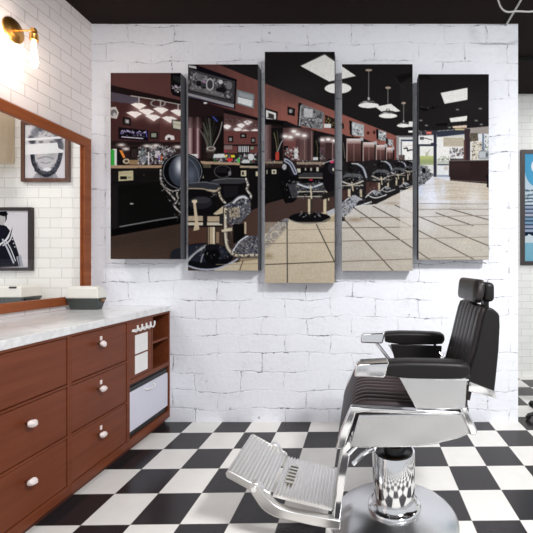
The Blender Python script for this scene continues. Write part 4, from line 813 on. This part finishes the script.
# ------------------------------------------------------------------ cabinets
def knob(z, y, parent, name='knob'):
    bm = BM(); x = FX
    tube(bm, [(x, y, z), (x + 0.022, y, z)], [0.008, 0.007], 12); st = obj('knob_stem', bm, M['copper'], parent)
    bm = BM(); res = bmesh.ops.create_icosphere(bm, subdivisions=2, radius=1.0)
    for v in res['verts']:
        k = 1 + random.uniform(-.10, .10); v.co = Vector((x + 0.034 + v.co.x * 0.016 * k, y + v.co.y * 0.029 * k, z + (v.co.z - 0.3 * v.co.y) * 0.021 * k))
    o = obj('knob', bm, M['quartz'], parent, ang=25)
    return o
def drawer(parent, y0, y1, z0, z1, kn=True, key=False, ky=None):
    bm = BM(); box(bm, FX - 0.03, FX - 0.004, y0, y1, z0, z1); d = obj('drawer_front', bm, M['wood'], parent, bevel=0.003)
    yc = (y0 + y1) / 2 if ky is None else ky
    if kn: knob(z0 + (z1 - z0) * 0.68 if key else z0 + (z1 - z0) * 0.66, yc, d)
    if key:
        bm = BM(); z = z1 - 0.055; box(bm, FX - 0.006, FX + 0.002, yc + 0.020, yc + 0.036, z - 0.014, z + 0.014, 0.002); obj('keyhole_plate', bm, M['quartz'], d)
    return d
def carcass(t, y0, y1, rails, mids=()):
    bm = BM(); box(bm, LX + 0.01, FX - 0.03, y0 + 0.001, y1 - 0.001, 0.05, 0.99); obj('carcass', bm, M['wood_in'], t, smooth=False)
    bm = BM()
    box(bm, FX - 0.03, FX, y0 + 0.0005, y0 + 0.014, 0.05, 0.99); box(bm, FX - 0.03, FX, y1 - 0.014, y1 - 0.0005, 0.05, 0.99)
    for a_, b_ in rails: box(bm, FX - 0.03, FX, y0 + 0.014, y1 - 0.014, a_, b_)
    obj('face_frame', bm, M['wood'], t, bevel=0.002)
    bm = BM(); box(bm, LX + 0.01, FX - 0.045, y0 + 0.001, y1 - 0.001, 0.0, 0.05); obj('toe_kick', bm, M['wood_in'], t, smooth=False)
YU = [1.62 - 3.3, 2.172 - 3.3, 2.715 - 3.3, 0.0]
rails3 = ((0.05, 0.107), (0.389, 0.402), (0.688, 0.702), (0.977, 0.99))
for k, (ya, yb, lab, key) in enumerate(((YU[0], YU[1], 'brown wooden drawer cabinet nearest the left edge, plain top drawer without a knob', False), (YU[1], YU[2], 'brown wooden cabinet of three drawers with keyhole plates, middle of the row', True))):
    t = thing('drawer_cabinet', lab, 'cabinet', (-2.05, (ya + yb) / 2, 0))
    carcass(t, ya, yb, rails3)
    kz = 1.892 - 3.3 if k == 0 else 2.407 - 3.3
    for j, (z0, z1) in enumerate(((0.112, 0.385), (0.406, 0.684), (0.706, 0.973))):
        drawer(t, ya + 0.018, yb - 0.018, z0, z1, kn=not (k == 0 and j == 2), key=key, ky=kz)
# right hand unit with niche, cubbies and card holder
ya, yb = YU[2], YU[3]; yc = 3.03 - 3.3
t = thing('storage_cabinet', 'brown wooden cabinet with open cubbies and a lower niche against the brick wall', 'cabinet', (-2.05, (ya + yb) / 2, 0))
bm = BM()
for (a_, b_, c_, d_, e_, f_) in ((LX + 0.01, FX, ya + 0.0005, ya + 0.018, 0.05, 0.99), (LX + 0.01, FX, yb - 0.018, yb, 0.05, 0.99), (LX + 0.01, FX, ya + 0.018, yb - 0.018, 0.975, 0.99), (LX + 0.01, FX, ya + 0.018, yb - 0.018, 0.05, 0.108), (LX + 0.01, FX, ya + 0.018, yb - 0.018, 0.51, 0.545), (LX + 0.01, LX + 0.03, ya + 0.018, yb - 0.018, 0.108, 0.975), (LX + 0.03, FX, yc - 0.012, yc + 0.002, 0.545, 0.975)): box(bm, a_, b_, c_, d_, e_, f_)
obj('carcass', bm, M['wood'], t, bevel=0.002)
bm = BM(); box(bm, LX + 0.03, FX - 0.004, yc + 0.002, yb - 0.018, 0.752, 0.77); obj('shelf', bm, M['wood'], t, bevel=0.002)
bm = BM(); box(bm, FX - 0.03, FX - 0.002, ya + 0.02, yc - 0.014, 0.548, 0.973); obj('front_panel', bm, M['wood'], t, bevel=0.002)
bm = BM(); box(bm, LX + 0.01, FX - 0.045, ya + 0.001, yb - 0.001, 0.0, 0.05); obj('toe_kick', bm, M['wood_in'], t, smooth=False)
# white fronted bin in the niche
t = thing('white_fronted_bin', 'white-fronted pull-out bin with a small handle in the niche of the right cabinet', 'bin', (-2.0, -0.3, 0.108))
bm = BM(); box(bm, -2.35, FX - 0.02, ya + 0.022, yb - 0.022, 0.1082, 0.498); obj('housing', bm, M['black_pl'], t, bevel=0.003)
bm = BM(); box(bm, FX - 0.02, FX - 0.004, ya + 0.026, yb - 0.03, 0.158, 0.452); fr = obj('front', bm, M['lilac'], t, bevel=0.004)
bm = BM(); box(bm, FX - 0.02, FX - 0.010, ya + 0.03, yb - 0.03, 0.462, 0.486)
obj('control_strip', bm, M['black_pl'], t, bevel=0.002)
bm = BM(); tube(bm, smooth_path([(FX - 0.004, -0.37, 0.425), (FX + 0.012, -0.365, 0.415), (FX + 0.016, -0.31, 0.408), (FX + 0.012, -0.255, 0.415), (FX - 0.004, -0.25, 0.425)], 4), 0.006, 8); obj('handle', bm, M['white_pl'], fr)
# hook rail and cards
t = thing('hook_rail', 'white rail of upturned hooks on the right cabinet', 'hooks', (FX, -0.42, 0.9))
bm = BM(); box(bm, FX - 0.002, FX + 0.010, 2.755 - 3.3, 3.005 - 3.3, 0.898, 0.918, 0.004); obj('rail', bm, M['white_pl'], t)
for k in range(5):
    y = 2.768 - 3.3 + k * 0.056; bm = BM(); tube(bm, smooth_path([(FX + 0.008, y, 0.908), (FX + 0.024, y, 0.900), (FX + 0.036, y, 0.918), (FX + 0.036, y, 0.95)], 4), 0.0065, 8); obj('hook', bm, M['white_pl'], t)
for z0, z1, lab in ((0.725, 0.868, 'upper white card pinned under the hooks on the brown cabinet'), (0.573, 0.712, 'lower white card pinned under the hooks on the brown cabinet')):
    o = obj('blank_card', box(BM(), FX - 0.002, FX + 0.003, 2.795 - 3.3, 2.955 - 3.3, z0, z1), M['white_pl'], bevel=0.001); tag(o, lab, 'card', 'white cards on the cabinet')
# worktop
o = obj('countertop', box(BM(), LX, FX + 0.006, -1.80, 0.0, 0.992, 1.0405), M['marble'], bevel=0.004); tag(o, 'white marble countertop with grey veins on the brown cabinets', 'countertop')

# ------------------------------------------------------------------ five canvases
CD = 3.165
PAN = [(110.6, 72.9, 180.6, 259.0, 'leftmost canvas of the five, printed with black barber station and a chair back'), (188.0, 64.4, 257.9, 270.6, 'second canvas from the left, printed with the large chrome barber chair and a television'), (264.8, 51.8, 334.6, 283.0, 'tallest middle canvas, printed with a ceiling light, mirrors and beige tiles'), (342.0, 64.2, 412.6, 270.8, 'second canvas from the right, printed with pendant lamps and a row of chairs'), (418.6, 74.2, 488.8, 259.6, 'rightmost canvas of the five, printed with shop windows and a dark desk')]
for xa, ya_, xb, yb_, lab in PAN:
    X0, Z1 = PXZ(xa, ya_, CD); X1, Z0 = PXZ(xb, yb_, CD); yf = CD + CY
    t = thing('canvas_print', lab, 'canvas', ((X0 + X1) / 2, yf, Z0), 'five-panel barber shop canvas print')
    bm = BM(); box(bm, X0, X1, yf + 0.001, yf + 0.10, Z0, Z1); obj('wrapped_canvas', bm, M['canvas_edge'], t, smooth=False)
    print_mesh('printed_picture', SHOP, (xa, ya_, xb, yb_), X0, X1, Z0, Z1, yf, M['ink'], t)
    bm = BM(); box(bm, X0 + 0.12, X1 - 0.12, yf + 0.10, 0.0, Z1 - 0.30, Z1 - 0.22); obj('hanging_batten', bm, M['beige_wood'], t, smooth=False)

# ------------------------------------------------------------------ things at the right, beyond the partition
def poster_img():
    g = Img(0, 0, 80, 110, 6.0, (206, 224, 234))
    g.vgrad(0, 0, 80, 60, (190, 218, 232), (214, 226, 234)); g.ell(13, 13, 13, 20, (88, 170, 214)); g.rect(0, 0, 26, 8, (88, 170, 214)); g.ring(18, 13, 8, 6.5, 3.4, (240, 246, 250))
    for k, y in enumerate((38, 42.5, 46, 49.4)): g.line([(1, y), (20, y - 1.2), (50, y)], 1.5, (70, 88, 110), .9); g.speck([(0, y - 2), (50, y - 2), (50, y + 2), (0, y + 2)], [(225, 234, 240), (90, 110, 134)], 40, (.5, 1.6), .8)
    for k in range(7): g.rect(0, 52 + k * 4, 80, 53.4 + k * 4, (40, 66, 92)); g.rect(0, 53.4 + k * 4, 80, 56 + k * 4, random.choice([(160, 172, 196), (128, 160, 188), (178, 184, 200)]))
    g.rect(0, 80, 80, 84, (30, 44, 66)); g.poly([(0, 88), (5, 82), (14, 86), (26, 80), (80, 84), (80, 92), (0, 92)], (214, 228, 236)); g.vgrad(0, 91, 80, 110, (136, 192, 214), (128, 186, 208)); return g
a = PXZ(521, 265.2, 4.62); b = (2.90, PXZ(521, 149.6, 4.62)[1])
framed('framed_poster', 'blue poster in a black frame on the tiled wall beyond the partition', poster_img(), (0, 0, 80, 110), a[0], b[0], a[1], b[1], 1.32, 0.05, 0.03, M['poster_frame'], 'poster', 1.35)
# stool whose star foot pokes into the frame
st = thing('salon_stool', 'black stool with a star foot at the right edge beyond the brick wall', 'stool', (1.80, 0.09, 0))
cx, cy = 1.80, 0.09
for k in range(5):
    a = math.radians(188 + 72 * k); bm = BM(); ex, ey = cx + 0.31 * math.cos(a), cy + 0.31 * math.sin(a)
    tube(bm, [(cx + .03 * math.cos(a), cy + .03 * math.sin(a), 0.085), (cx + .2 * math.cos(a), cy + .2 * math.sin(a), 0.06), (ex, ey, 0.04)], [0.022, 0.02, 0.017], 10); obj('leg', bm, M['black_pl'], st)
    bm = BM(); lathe(bm, [(0, -0.012), (0.02, -0.012), (0.022, 0), (0.02, 0.012), (0, 0.012)], (ex, ey, 0.022), 16, 'y'); obj('caster', bm, M['black_pl'], st)
bm = BM(); lathe(bm, [(0, 0.06), (0.04, 0.06), (0.04, 0.11), (0.025, 0.12), (0.025, 0.48), (0, 0.48)], (cx, cy, 0), 24); obj('column', bm, M['black_pl'], st)
bm = BM(); lathe(bm, [(0, 0.48), (0.16, 0.485), (0.185, 0.50), (0.19, 0.53), (0.175, 0.555), (0.1, 0.565), (0, 0.567)], (cx, cy, 0), 40); obj('seat', bm, M['leather'], st)
# pipe and cable under the ceiling
o = obj('ceiling_conduit', tube(BM(), [(1.268, -3.6, 3.541), (1.277, 0.0, 3.541)], 0.009, 10), M['cable']); tag(o, 'straight pale conduit running along the ceiling to the top of the brick wall', 'pipe')
pts = [P(495, -6, 2.9), P(498, 0, 2.9), P(500.5, 6.5, 2.9), P(504, 10.5, 2.9), P(509, 12, 2.9), P(517, 11.2, 2.9), P(533, 11.4, 2.9), P(548, 6, 2.9), P(556, -8.4, 2.9)]
o = obj('hanging_cable', tube(BM(), smooth_path(pts, 5), 0.0065, 8), M['cable']); tag(o, 'white cable sagging in a curve below the ceiling at the top right', 'cable')
# ------------------------------------------------------------------ the barber chair
BX, BY = 0.172, -1.265
ch = thing('barber_chair', 'black leather and chrome barber chair on a round steel base with a ribbed footrest', 'chair', (BX, BY, 0))
NY, FY = -1.575, -0.955          # near and far faces of the seat body
def mir(y): return 2 * BY - y
# base and pump
bm = BM(); lathe(bm, [(0, 0.0), (0.345, 0.0), (0.349, 0.006), (0.346, 0.014), (0.33, 0.021), (0.28, 0.036), (0.22, 0.053), (0.17, 0.069), (0.14, 0.078), (0, 0.078)], (BX, BY, 0), 128); obj('base_disc', bm, M['satin_base'], ch, ang=60)
bm = BM(); lathe(bm, [(0.112, 0.125), (0.118, 0.118), (0.124, 0.102), (0.138, 0.098), (0.146, 0.090), (0.146, 0.080), (0.14, 0.074), (0.11, 0.074)], (BX, BY, 0), 96); obj('base_collar', bm, M['chrome'], ch, ang=60)
bm = BM(); lathe(bm, [(0.1125, 0.09), (0.1125, 0.378), (0.109, 0.384), (0.102, 0.384), (0.100, 0.378), (0.100, 0.2)], (BX, BY, 0), 96); obj('pump_cylinder', bm, M['chrome'], ch, ang=60)
bm = BM(); lathe(bm, [(0, 0.36), (0.100, 0.36), (0.100, 0.372), (0.06, 0.375), (0.055, 0.385), (0.055, 0.50), (0.085, 0.505), (0.085, 0.56), (0, 0.56)], (BX, BY, 0), 48); obj('pump_piston', bm, M['black_pl'], ch, ang=60)
bm = BM(); lathe(bm, [(0.055, 0.415), (0.064, 0.42), (0.066, 0.44), (0.06, 0.455), (0.055, 0.46)], (BX, BY, 0), 32); obj('piston_ring', bm, M['copper'], ch, ang=60)
# seat chassis
bm = BM(); box(bm, -0.01, 0.42, NY + 0.06, FY - 0.06, 0.545, 0.60, 0.01); obj('seat_chassis', bm, M['black_pl'], ch)
# ribbed seat cushion: rear -> front and rolling over the front edge
path = [(0.50, 0.735), (0.40, 0.735), (0.30, 0.738), (0.20, 0.742), (0.10, 0.748), (0.02, 0.752), (-0.008, 0.748), (-0.034, 0.738), (-0.055, 0.716), (-0.074, 0.685), (-0.090, 0.65), (-0.108, 0.61), (-0.126, 0.568)]
obj('seat_cushion', channel_pad(BM(), [(x, z) for x, z in path], NY + 0.022, FY - 0.022, 11, 0.05, 0.008), M['leather_seat'], ch, ang=50)
# side skirts
def skirt_pts():
    return [(-0.020, 0.712), (0.455, 0.718), (0.500, 0.628), (0.44, 0.603), (0.34, 0.577), (0.22, 0.563), (0.08, 0.561), (-0.062, 0.563)]
for s, (y0, y1) in enumerate(((NY - 0.028, NY), (FY, FY + 0.028))):
    bm = BM(); prism(bm, skirt_pts(), y0, y1); sk = obj('side_skirt', bm, M['satin'], ch, bevel=0.008)
    yo = y0 - 0.012 if s == 0 else y1 + 0.012
    ya_, yb_ = min(yo, y1 if s == 0 else y0), max(yo, y1 if s == 0 else y0)
    bm = BM(); prism(bm, [(-0.055, 0.752), (0.455, 0.728), (0.458, 0.712), (0.0, 0.728), (-0.03, 0.722)], ya_, yb_); obj('top_rail', bm, M['chrome'], sk, bevel=0.006)
    bm = BM(); prism(bm, [(-0.055, 0.755), (-0.028, 0.738), (-0.052, 0.66), (-0.085, 0.562), (-0.128, 0.555), (-0.105, 0.64)], ya_, yb_); obj('front_corner', bm, M['chrome'], sk, bevel=0.007)
    bm = BM(); prism(bm, [(0.440, 0.745), (0.475, 0.745), (0.498, 0.70), (0.524, 0.64), (0.515, 0.622), (0.488, 0.622), (0.462, 0.70)], ya_, yb_); obj('rear_corner', bm, M['chrome'], sk, bevel=0.008)
bm = BM(); prism(bm, [(0.478, 0.72), (0.505, 0.66), (0.505, 0.63), (0.47, 0.60), (0.46, 0.62), (0.47, 0.66)], NY + 0.0, FY - 0.0); obj('rear_apron', bm, M['satin'], ch, bevel=0.006)
# arm panels and arm rests
for s in (0, 1):
    yo = -1.60 if s == 0 else mir(-1.60); sg = 1 if s == 0 else -1
    ya_, yb_ = sorted((yo, yo + sg * 0.016))
    bm = BM(); prism(bm, [(0.165, 0.885), (0.478, 0.870), (0.470, 0.735), (0.245, 0.738)], ya_, yb_); ap = obj('arm_panel', bm, M['satin'], ch, bevel=0.003)
    ya2, yb2 = sorted((yo - sg * 0.006, yo + sg * 0.018))
    bm = BM(); prism(bm, [(0.158, 0.892), (0.486, 0.878), (0.486, 0.868), (0.166, 0.882)], ya2, yb2); obj('panel_lip', bm, M['chrome'], ap, bevel=0.003)
    ya3, yb3 = sorted((yo + sg * 0.016, yo + sg * 0.034))
    bm = BM(); prism(bm, [(0.175, 0.90), (0.50, 0.888), (0.49, 0.80), (0.20, 0.80)], ya3, yb3); obj('inner_pad', bm, M['leather'], ap, bevel=0.006)
    y0, y1 = sorted((-1.655 if s == 0 else mir(-1.655), -1.555 if s == 0 else mir(-1.555)))
    ar = None
    bm = BM(); dx = 0.035 * s; dz = 0.008 + 0.008 * s; segs = [(p + dx, q + dz - 0.004, r + dz) for p, q, r in [(0.105, 0.902, 0.952), (0.13, 0.895, 0.957), (0.20, 0.886, 0.960), (0.32, 0.883, 0.958), (0.42, 0.884, 0.954), (0.465, 0.888, 0.950), (0.480, 0.898, 0.94)]]
    rings = []
    for x, zb, zt in segs:
        e = 0.02 if x < segs[-1][0] else 0.028; ring = []; n = 6
        w0, w1 = (y0 + (0 if x < segs[-1][0] else .008), y1 - (0 if x < segs[-1][0] else .008))
        for (cy_, cz_, a0) in ((w1 - e, zt - e, 0), (w0 + e, zt - e, 90), (w0 + e, zb + e * .6, 180), (w1 - e, zb + e * .6, 270)):
            for k in range(n + 1):
                a = math.radians(a0 + 90 * k / n); rr = e if a0 < 180 else e * .6
                ring.append(bm.verts.new((x, cy_ + rr * math.cos(a), cz_ + rr * math.sin(a))))
        rings.append(ring)
    for i in range(len(rings) - 1):
        for k in range(len(ring)): bm.faces.new((rings[i][k], rings[i][(k + 1) % len(ring)], rings[i + 1][(k + 1) % len(ring)], rings[i + 1][k]))
    bm.faces.new(rings[0]); bm.faces.new(list(reversed(rings[-1])))
    ar = obj('armrest', bm, M['leather'], ch, ang=45)
    bm = BM(); prism(bm, [(p + dx * .7, q + dz) for p, q in [(-0.040, 0.893), (-0.036, 0.938), (-0.022, 0.950), (0.118, 0.957), (0.098, 0.888)]], y0 - 0.001, y1 + 0.001); obj('chrome_tip', bm, M['chrome'], ar, bevel=0.012, seg=4)
    if s == 1:
        bm = BM(); tube(bm, [(0.085, (y0 + y1) / 2 - .02, 0.905), (0.17, (y0 + y1) / 2 - .04, 0.80)], 0.011, 12); obj('arm_strut', bm, M['chrome'], ar)
    bm = BM(); tube(bm, smooth_path([(0.455, (y0 + y1) / 2, 0.90), (0.475, (y0 + y1) / 2 + sg * .02, 0.86), (0.50, (y0 + y1) / 2 + sg * .05, 0.83)], 4), 0.009, 10); obj('arm_hinge', bm, M['chrome'], ar)
# back rest
by0, by1 = -1.495, -1.035
bp = [(0.476, 0.745), (0.488, 0.80), (0.503, 0.86), (0.520, 0.92), (0.536, 0.98), (0.550, 1.04), (0.564, 1.10), (0.578, 1.155), (0.590, 1.185), (0.606, 1.198)]
obj('backrest_cushion', channel_pad(BM(), bp, by0 + 0.012, by1 - 0.012, 7, 0.05, 0.0035, -1), M['leather_back'], ch, ang=50)
bm = BM(); prism(bm, [(0.500, 0.84), (0.552, 0.98), (0.588, 1.14), (0.604, 1.19), (0.625, 1.193), (0.648, 1.178), (0.668, 1.158), (0.670, 1.10), (0.664, 0.98), (0.650, 0.84), (0.642, 0.772)], by0, by1); bs = obj('backrest_shell', bm, M['leather'], ch, bevel=0.012, seg=4)
bm = BM(); prism(bm, [(0.495, 0.842), (0.644, 0.786), (0.650, 0.748), (0.486, 0.792)], by0 - 0.003, by1 + 0.003); obj('lower_trim', bm, M['chrome'], bs, bevel=0.004)
bm = BM(); box(bm, 0.46, 0.53, by0 + 0.06, by1 - 0.06, 0.63, 0.79, 0.01); obj('back_bracket', bm, M['black_pl'], ch)
# head rest
hy0, hy1 = -1.455, -1.085
hr = []
bm = BM(); n = 10; rings = []
W = hy1 - hy0
for j in range(13):
    t_ = j / 12; y = hy0 + W * t_; e = min(t_, 1 - t_) * W; k = 1 - max(0, 1 - e / 0.03) ** 2 * 0.35
    ring = []
    for i in range(24):
        a = 2 * PI * i / 24; ca, sa = math.cos(a), math.sin(a)
        sx = math.copysign(abs(ca) ** 0.6, ca); sz = math.copysign(abs(sa) ** 0.55, sa)
        ring.append(bm.verts.new((0.588 + 0.026 * sx * k + 0.006 * sz, y, 1.267 + 0.060 * sz * k)))
    rings.append(ring)
for i in range(len(rings) - 1):
    for k in range(24): bm.faces.new((rings[i][k], rings[i][(k + 1) % 24], rings[i + 1][(k + 1) % 24], rings[i + 1][k]))
bm.faces.new(rings[0]); bm.faces.new(list(reversed(rings[-1])))
hd = obj('headrest_cushion', bm, M['leather_back'], ch, ang=60)
bm = BM(); box(bm, 0.608, 0.662, hy0 + 0.006, hy1 - 0.006, 1.214, 1.312, 0.022, 5); obj('headrest_backing', bm, M['leather'], hd)
bm = BM(); box(bm, 0.625, 0.650, BY - 0.13, BY - 0.07, 1.15, 1.23, 0.004); obj('headrest_post', bm, M['black_pl'], hd)
bm = BM(); box(bm, 0.625, 0.650, BY + 0.07, BY + 0.13, 1.15, 1.23, 0.004); obj('headrest_post', bm, M['black_pl'], hd)
# foot rest
fy0, fy1 = 1.845 - 3.3, 2.225 - 3.3
def board(xa, za, xb, zb, y0, y1, nr, th=0.014, slot=None):
    """ribbed plate from (xa,za) to (xb,zb), ridges along y"""
    d = Vector((xb - xa, 0, zb - za)); L = d.length; d /= L; nrm = Vector((-d.z, 0, d.x))
    if nrm.z < 0: nrm = -nrm
    prof = []; per = L / nr
    for k in range(nr):
        for f, h in ((0.0, 0.0), (0.18, 0.0), (0.30, 0.007), (0.50, 0.009), (0.70, 0.007), (0.82, 0.0)): prof.append((k * per + f * per, h))
    prof.append((L, 0.0)); pts = []
    for u, h in prof: p = Vector((xa, 0, za)) + d * u + nrm * h; pts.append((p.x, p.z))
    p = Vector((xa, 0, za)) + d * L - nrm * th; pts.append((p.x, p.z)); p = Vector((xa, 0, za)) - nrm * th; pts.append((p.x, p.z))
    bm = BM(); prism(bm, pts, y0, y1); return bm, d, nrm
def XZ(v): return (v.x, v.z)
bm, d1, n1 = board(-0.155, 0.178, -0.452, 0.250, fy0 + 0.012, fy1 - 0.012, 17); low = obj('lower_foot_plate', bm, M['alu'], ch, smooth=False)
for (px0, px1) in ((-0.415, -0.372),):
    pa = Vector((-0.155, 0, 0.178)); u0 = (px0 + 0.155) / d1.x; u1 = (px1 + 0.155) / d1.x
    A = pa + d1 * u0; B = pa + d1 * u1; ys, ye = fy0 + 0.115, fy1 - 0.095
    bm = BM(); prism(bm, [XZ(A + n1 * 0.0095), XZ(B + n1 * 0.0095), XZ(B + n1 * 0.002), XZ(A + n1 * 0.002)], ys, ye); sl = obj('grip_insert', bm, M['slot'], low, smooth=False)
    for k in range(6):
        yy = ys + 0.008 + k * (ye - ys - 0.016) / 5; bm = BM(); prism(bm, [XZ(A + n1 * 0.014), XZ(B + n1 * 0.014), XZ(B + n1 * 0.009), XZ(A + n1 * 0.009)], yy - 0.006, yy + 0.006); obj('grip_bar', bm, M['alu'], low, smooth=False)
bm, d2, n2 = board(-0.462, 0.262, -0.668, 0.374, fy0 - 0.002, fy1 + 0.002, 12, 0.02); up = obj('upper_foot_plate', bm, M['alu'], ch, smooth=False)
# rounded lip and side cheeks of the upper plate
bm = BM(); tube(bm, [(-0.668, fy0 - 0.004, 0.366), (-0.668, fy1 + 0.004, 0.366)], 0.013, 16); obj('front_lip', bm, M['alu'], up)
for y0, y1 in ((fy0 - 0.012, fy0 + 0.0), (fy1, fy1 + 0.012)):
    bm = BM(); prism(bm, [(-0.458, 0.268), (-0.664, 0.382), (-0.684, 0.368), (-0.676, 0.345), (-0.47, 0.232), (-0.452, 0.242)], y0, y1); obj('side_cheek', bm, M['alu'], up, bevel=0.005)
# side bars
for y0, y1 in ((fy0 - 0.028, fy0 + 0.012), (fy1 - 0.012, fy1 + 0.028)):
    top = smooth_path([(-0.565, 0, 0.300), (-0.545, 0, 0.328), (-0.515, 0, 0.318), (-0.475, 0, 0.262), (-0.42, 0, 0.212), (-0.34, 0, 0.184), (-0.22, 0, 0.162), (-0.110, 0, 0.142)], 5)
    bot = smooth_path([(-0.112, 0, 0.098), (-0.22, 0, 0.112), (-0.34, 0, 0.138), (-0.43, 0, 0.160), (-0.495, 0, 0.200), (-0.54, 0, 0.262)], 5)
    bm = BM(); prism(bm, [(p.x, p.z) for p in top] + [(p.x, p.z) for p in bot], y0, y1); sb = obj('side_bar', bm, M['alu'], ch, bevel=0.006)
    bm = BM(); yy = y0 if y0 < -1.3 else y1; lathe(bm, [(0, -0.006), (0.013, -0.006), (0.015, 0.0), (0.013, 0.006), (0, 0.006)], (-0.535, yy, 0.300), 20, 'y'); obj('pivot_bolt', bm, M['chrome'], sb)
# hanger arms and calf plate
for y0, y1 in ((fy0 - 0.02, fy0 + 0.01), (fy1 - 0.01, fy1 + 0.02)):
    bm = BM(); prism(bm, [(-0.098, 0.575), (-0.060, 0.575), (-0.052, 0.52), (-0.075, 0.40), (-0.100, 0.25), (-0.118, 0.105), (-0.150, 0.105), (-0.138, 0.25), (-0.120, 0.40), (-0.102, 0.50)], y0, y1); obj('hanger_arm', bm, M['chrome'], ch, bevel=0.006)
bm = BM(); prism(bm, [(-0.100, 0.54), (-0.090, 0.54), (-0.112, 0.38), (-0.134, 0.24), (-0.146, 0.17), (-0.156, 0.17), (-0.144, 0.24), (-0.122, 0.38)], fy0 + 0.012, fy1 - 0.012); obj('calf_plate', bm, M['satin'], ch, bevel=0.003)
# lever and linkage under the seat
bm = BM(); tube(bm, smooth_path([(0.05, NY - 0.0, 0.545), (0.01, NY - 0.02, 0.535), (-0.02, NY - 0.03, 0.515), (-0.045, NY - 0.035, 0.49)], 5), [0.010] * 16, 10); obj('release_lever', bm, M['chrome'], ch)
bm = BM(); tube(bm, [(-0.075, NY + 0.03, 0.50), (-0.01, NY + 0.06, 0.55)], 0.012, 10); tube(bm, [(0.0, NY + 0.04, 0.555), (0.06, NY + 0.1, 0.50)], 0.01, 10); obj('linkage', bm, M['chrome'], ch)
bm = BM(); box(bm, -0.02, 0.05, NY + 0.1, FY - 0.1, 0.50, 0.55, 0.006); obj('linkage_block', bm, M['black_pl'], ch)

# ------------------------------------------------------------------ lights: area lights added out of view, the sconce and daylight
def area(name, loc, size, power, color=(1, 1, 1), rot=(0, 0, 0), sizey=None):
    L = bpy.data.lights.new(name, 'AREA'); L.energy = power; L.color = color; L.size = size
    if sizey: L.shape = 'RECTANGLE'; L.size_y = sizey
    o = bpy.data.objects.new(name, L); COL.objects.link(o); o.location = loc; o.rotation_euler = rot; return o
area('unseen_area_light', (1.7, -3.5, 3.5), 0.6, 255, (1, 1, 1), (math.radians(12), 0, 0), 0.7)
area('unseen_area_light', (-0.7, -2.5, 3.5), 1.2, 25, (1, 1, 1), (math.radians(12), 0, 0), 0.7)  # weak fill added for the left side, no such fitting known
area('unseen_area_light', (3.0, 0.2, 3.5), 0.8, 30, (1, 0.99, 0.98))
area('unseen_area_light', (-3.3, -1.3, 3.5), 0.6, 36, (1, 0.98, 0.95))  # added to brighten the tiled corner behind the mirror glass, not a real fitting
L = bpy.data.lights.new('sconce_light', 'POINT'); L.energy = 6; L.color = (1, 0.84, 0.72); L.shadow_soft_size = 0.06
o = bpy.data.objects.new('sconce_light', L); COL.objects.link(o); o.location = (LX + 0.19, -0.80, 2.84)
w = bpy.data.worlds.new('shop_daylight'); SC.world = w; w.use_nodes = True
bg = w.node_tree.nodes['Background']; bg.inputs[0].default_value = (0.93, 0.96, 1.0, 1); bg.inputs[1].default_value = 0.74

# ------------------------------------------------------------------ camera
cam = bpy.data.cameras.new('camera'); co = bpy.data.objects.new('camera', cam); COL.objects.link(co)
co.location = (0, CY, CH); co.rotation_euler = (math.radians(90), 0, 0)
cam.sensor_width = 36; cam.sensor_fit = 'HORIZONTAL'; cam.lens = 36 * F / 533
cam.shift_x = -(VX - 266.5) / 533; cam.shift_y = (VY - 266.5) / 533
cam.clip_start = 0.05; SC.camera = co
SC.view_settings.view_transform = 'Standard'; SC.view_settings.look = 'None'; SC.view_settings.gamma = 1
SC.view_settings.use_curve_mapping = False; SC.view_settings.exposure = 0.0
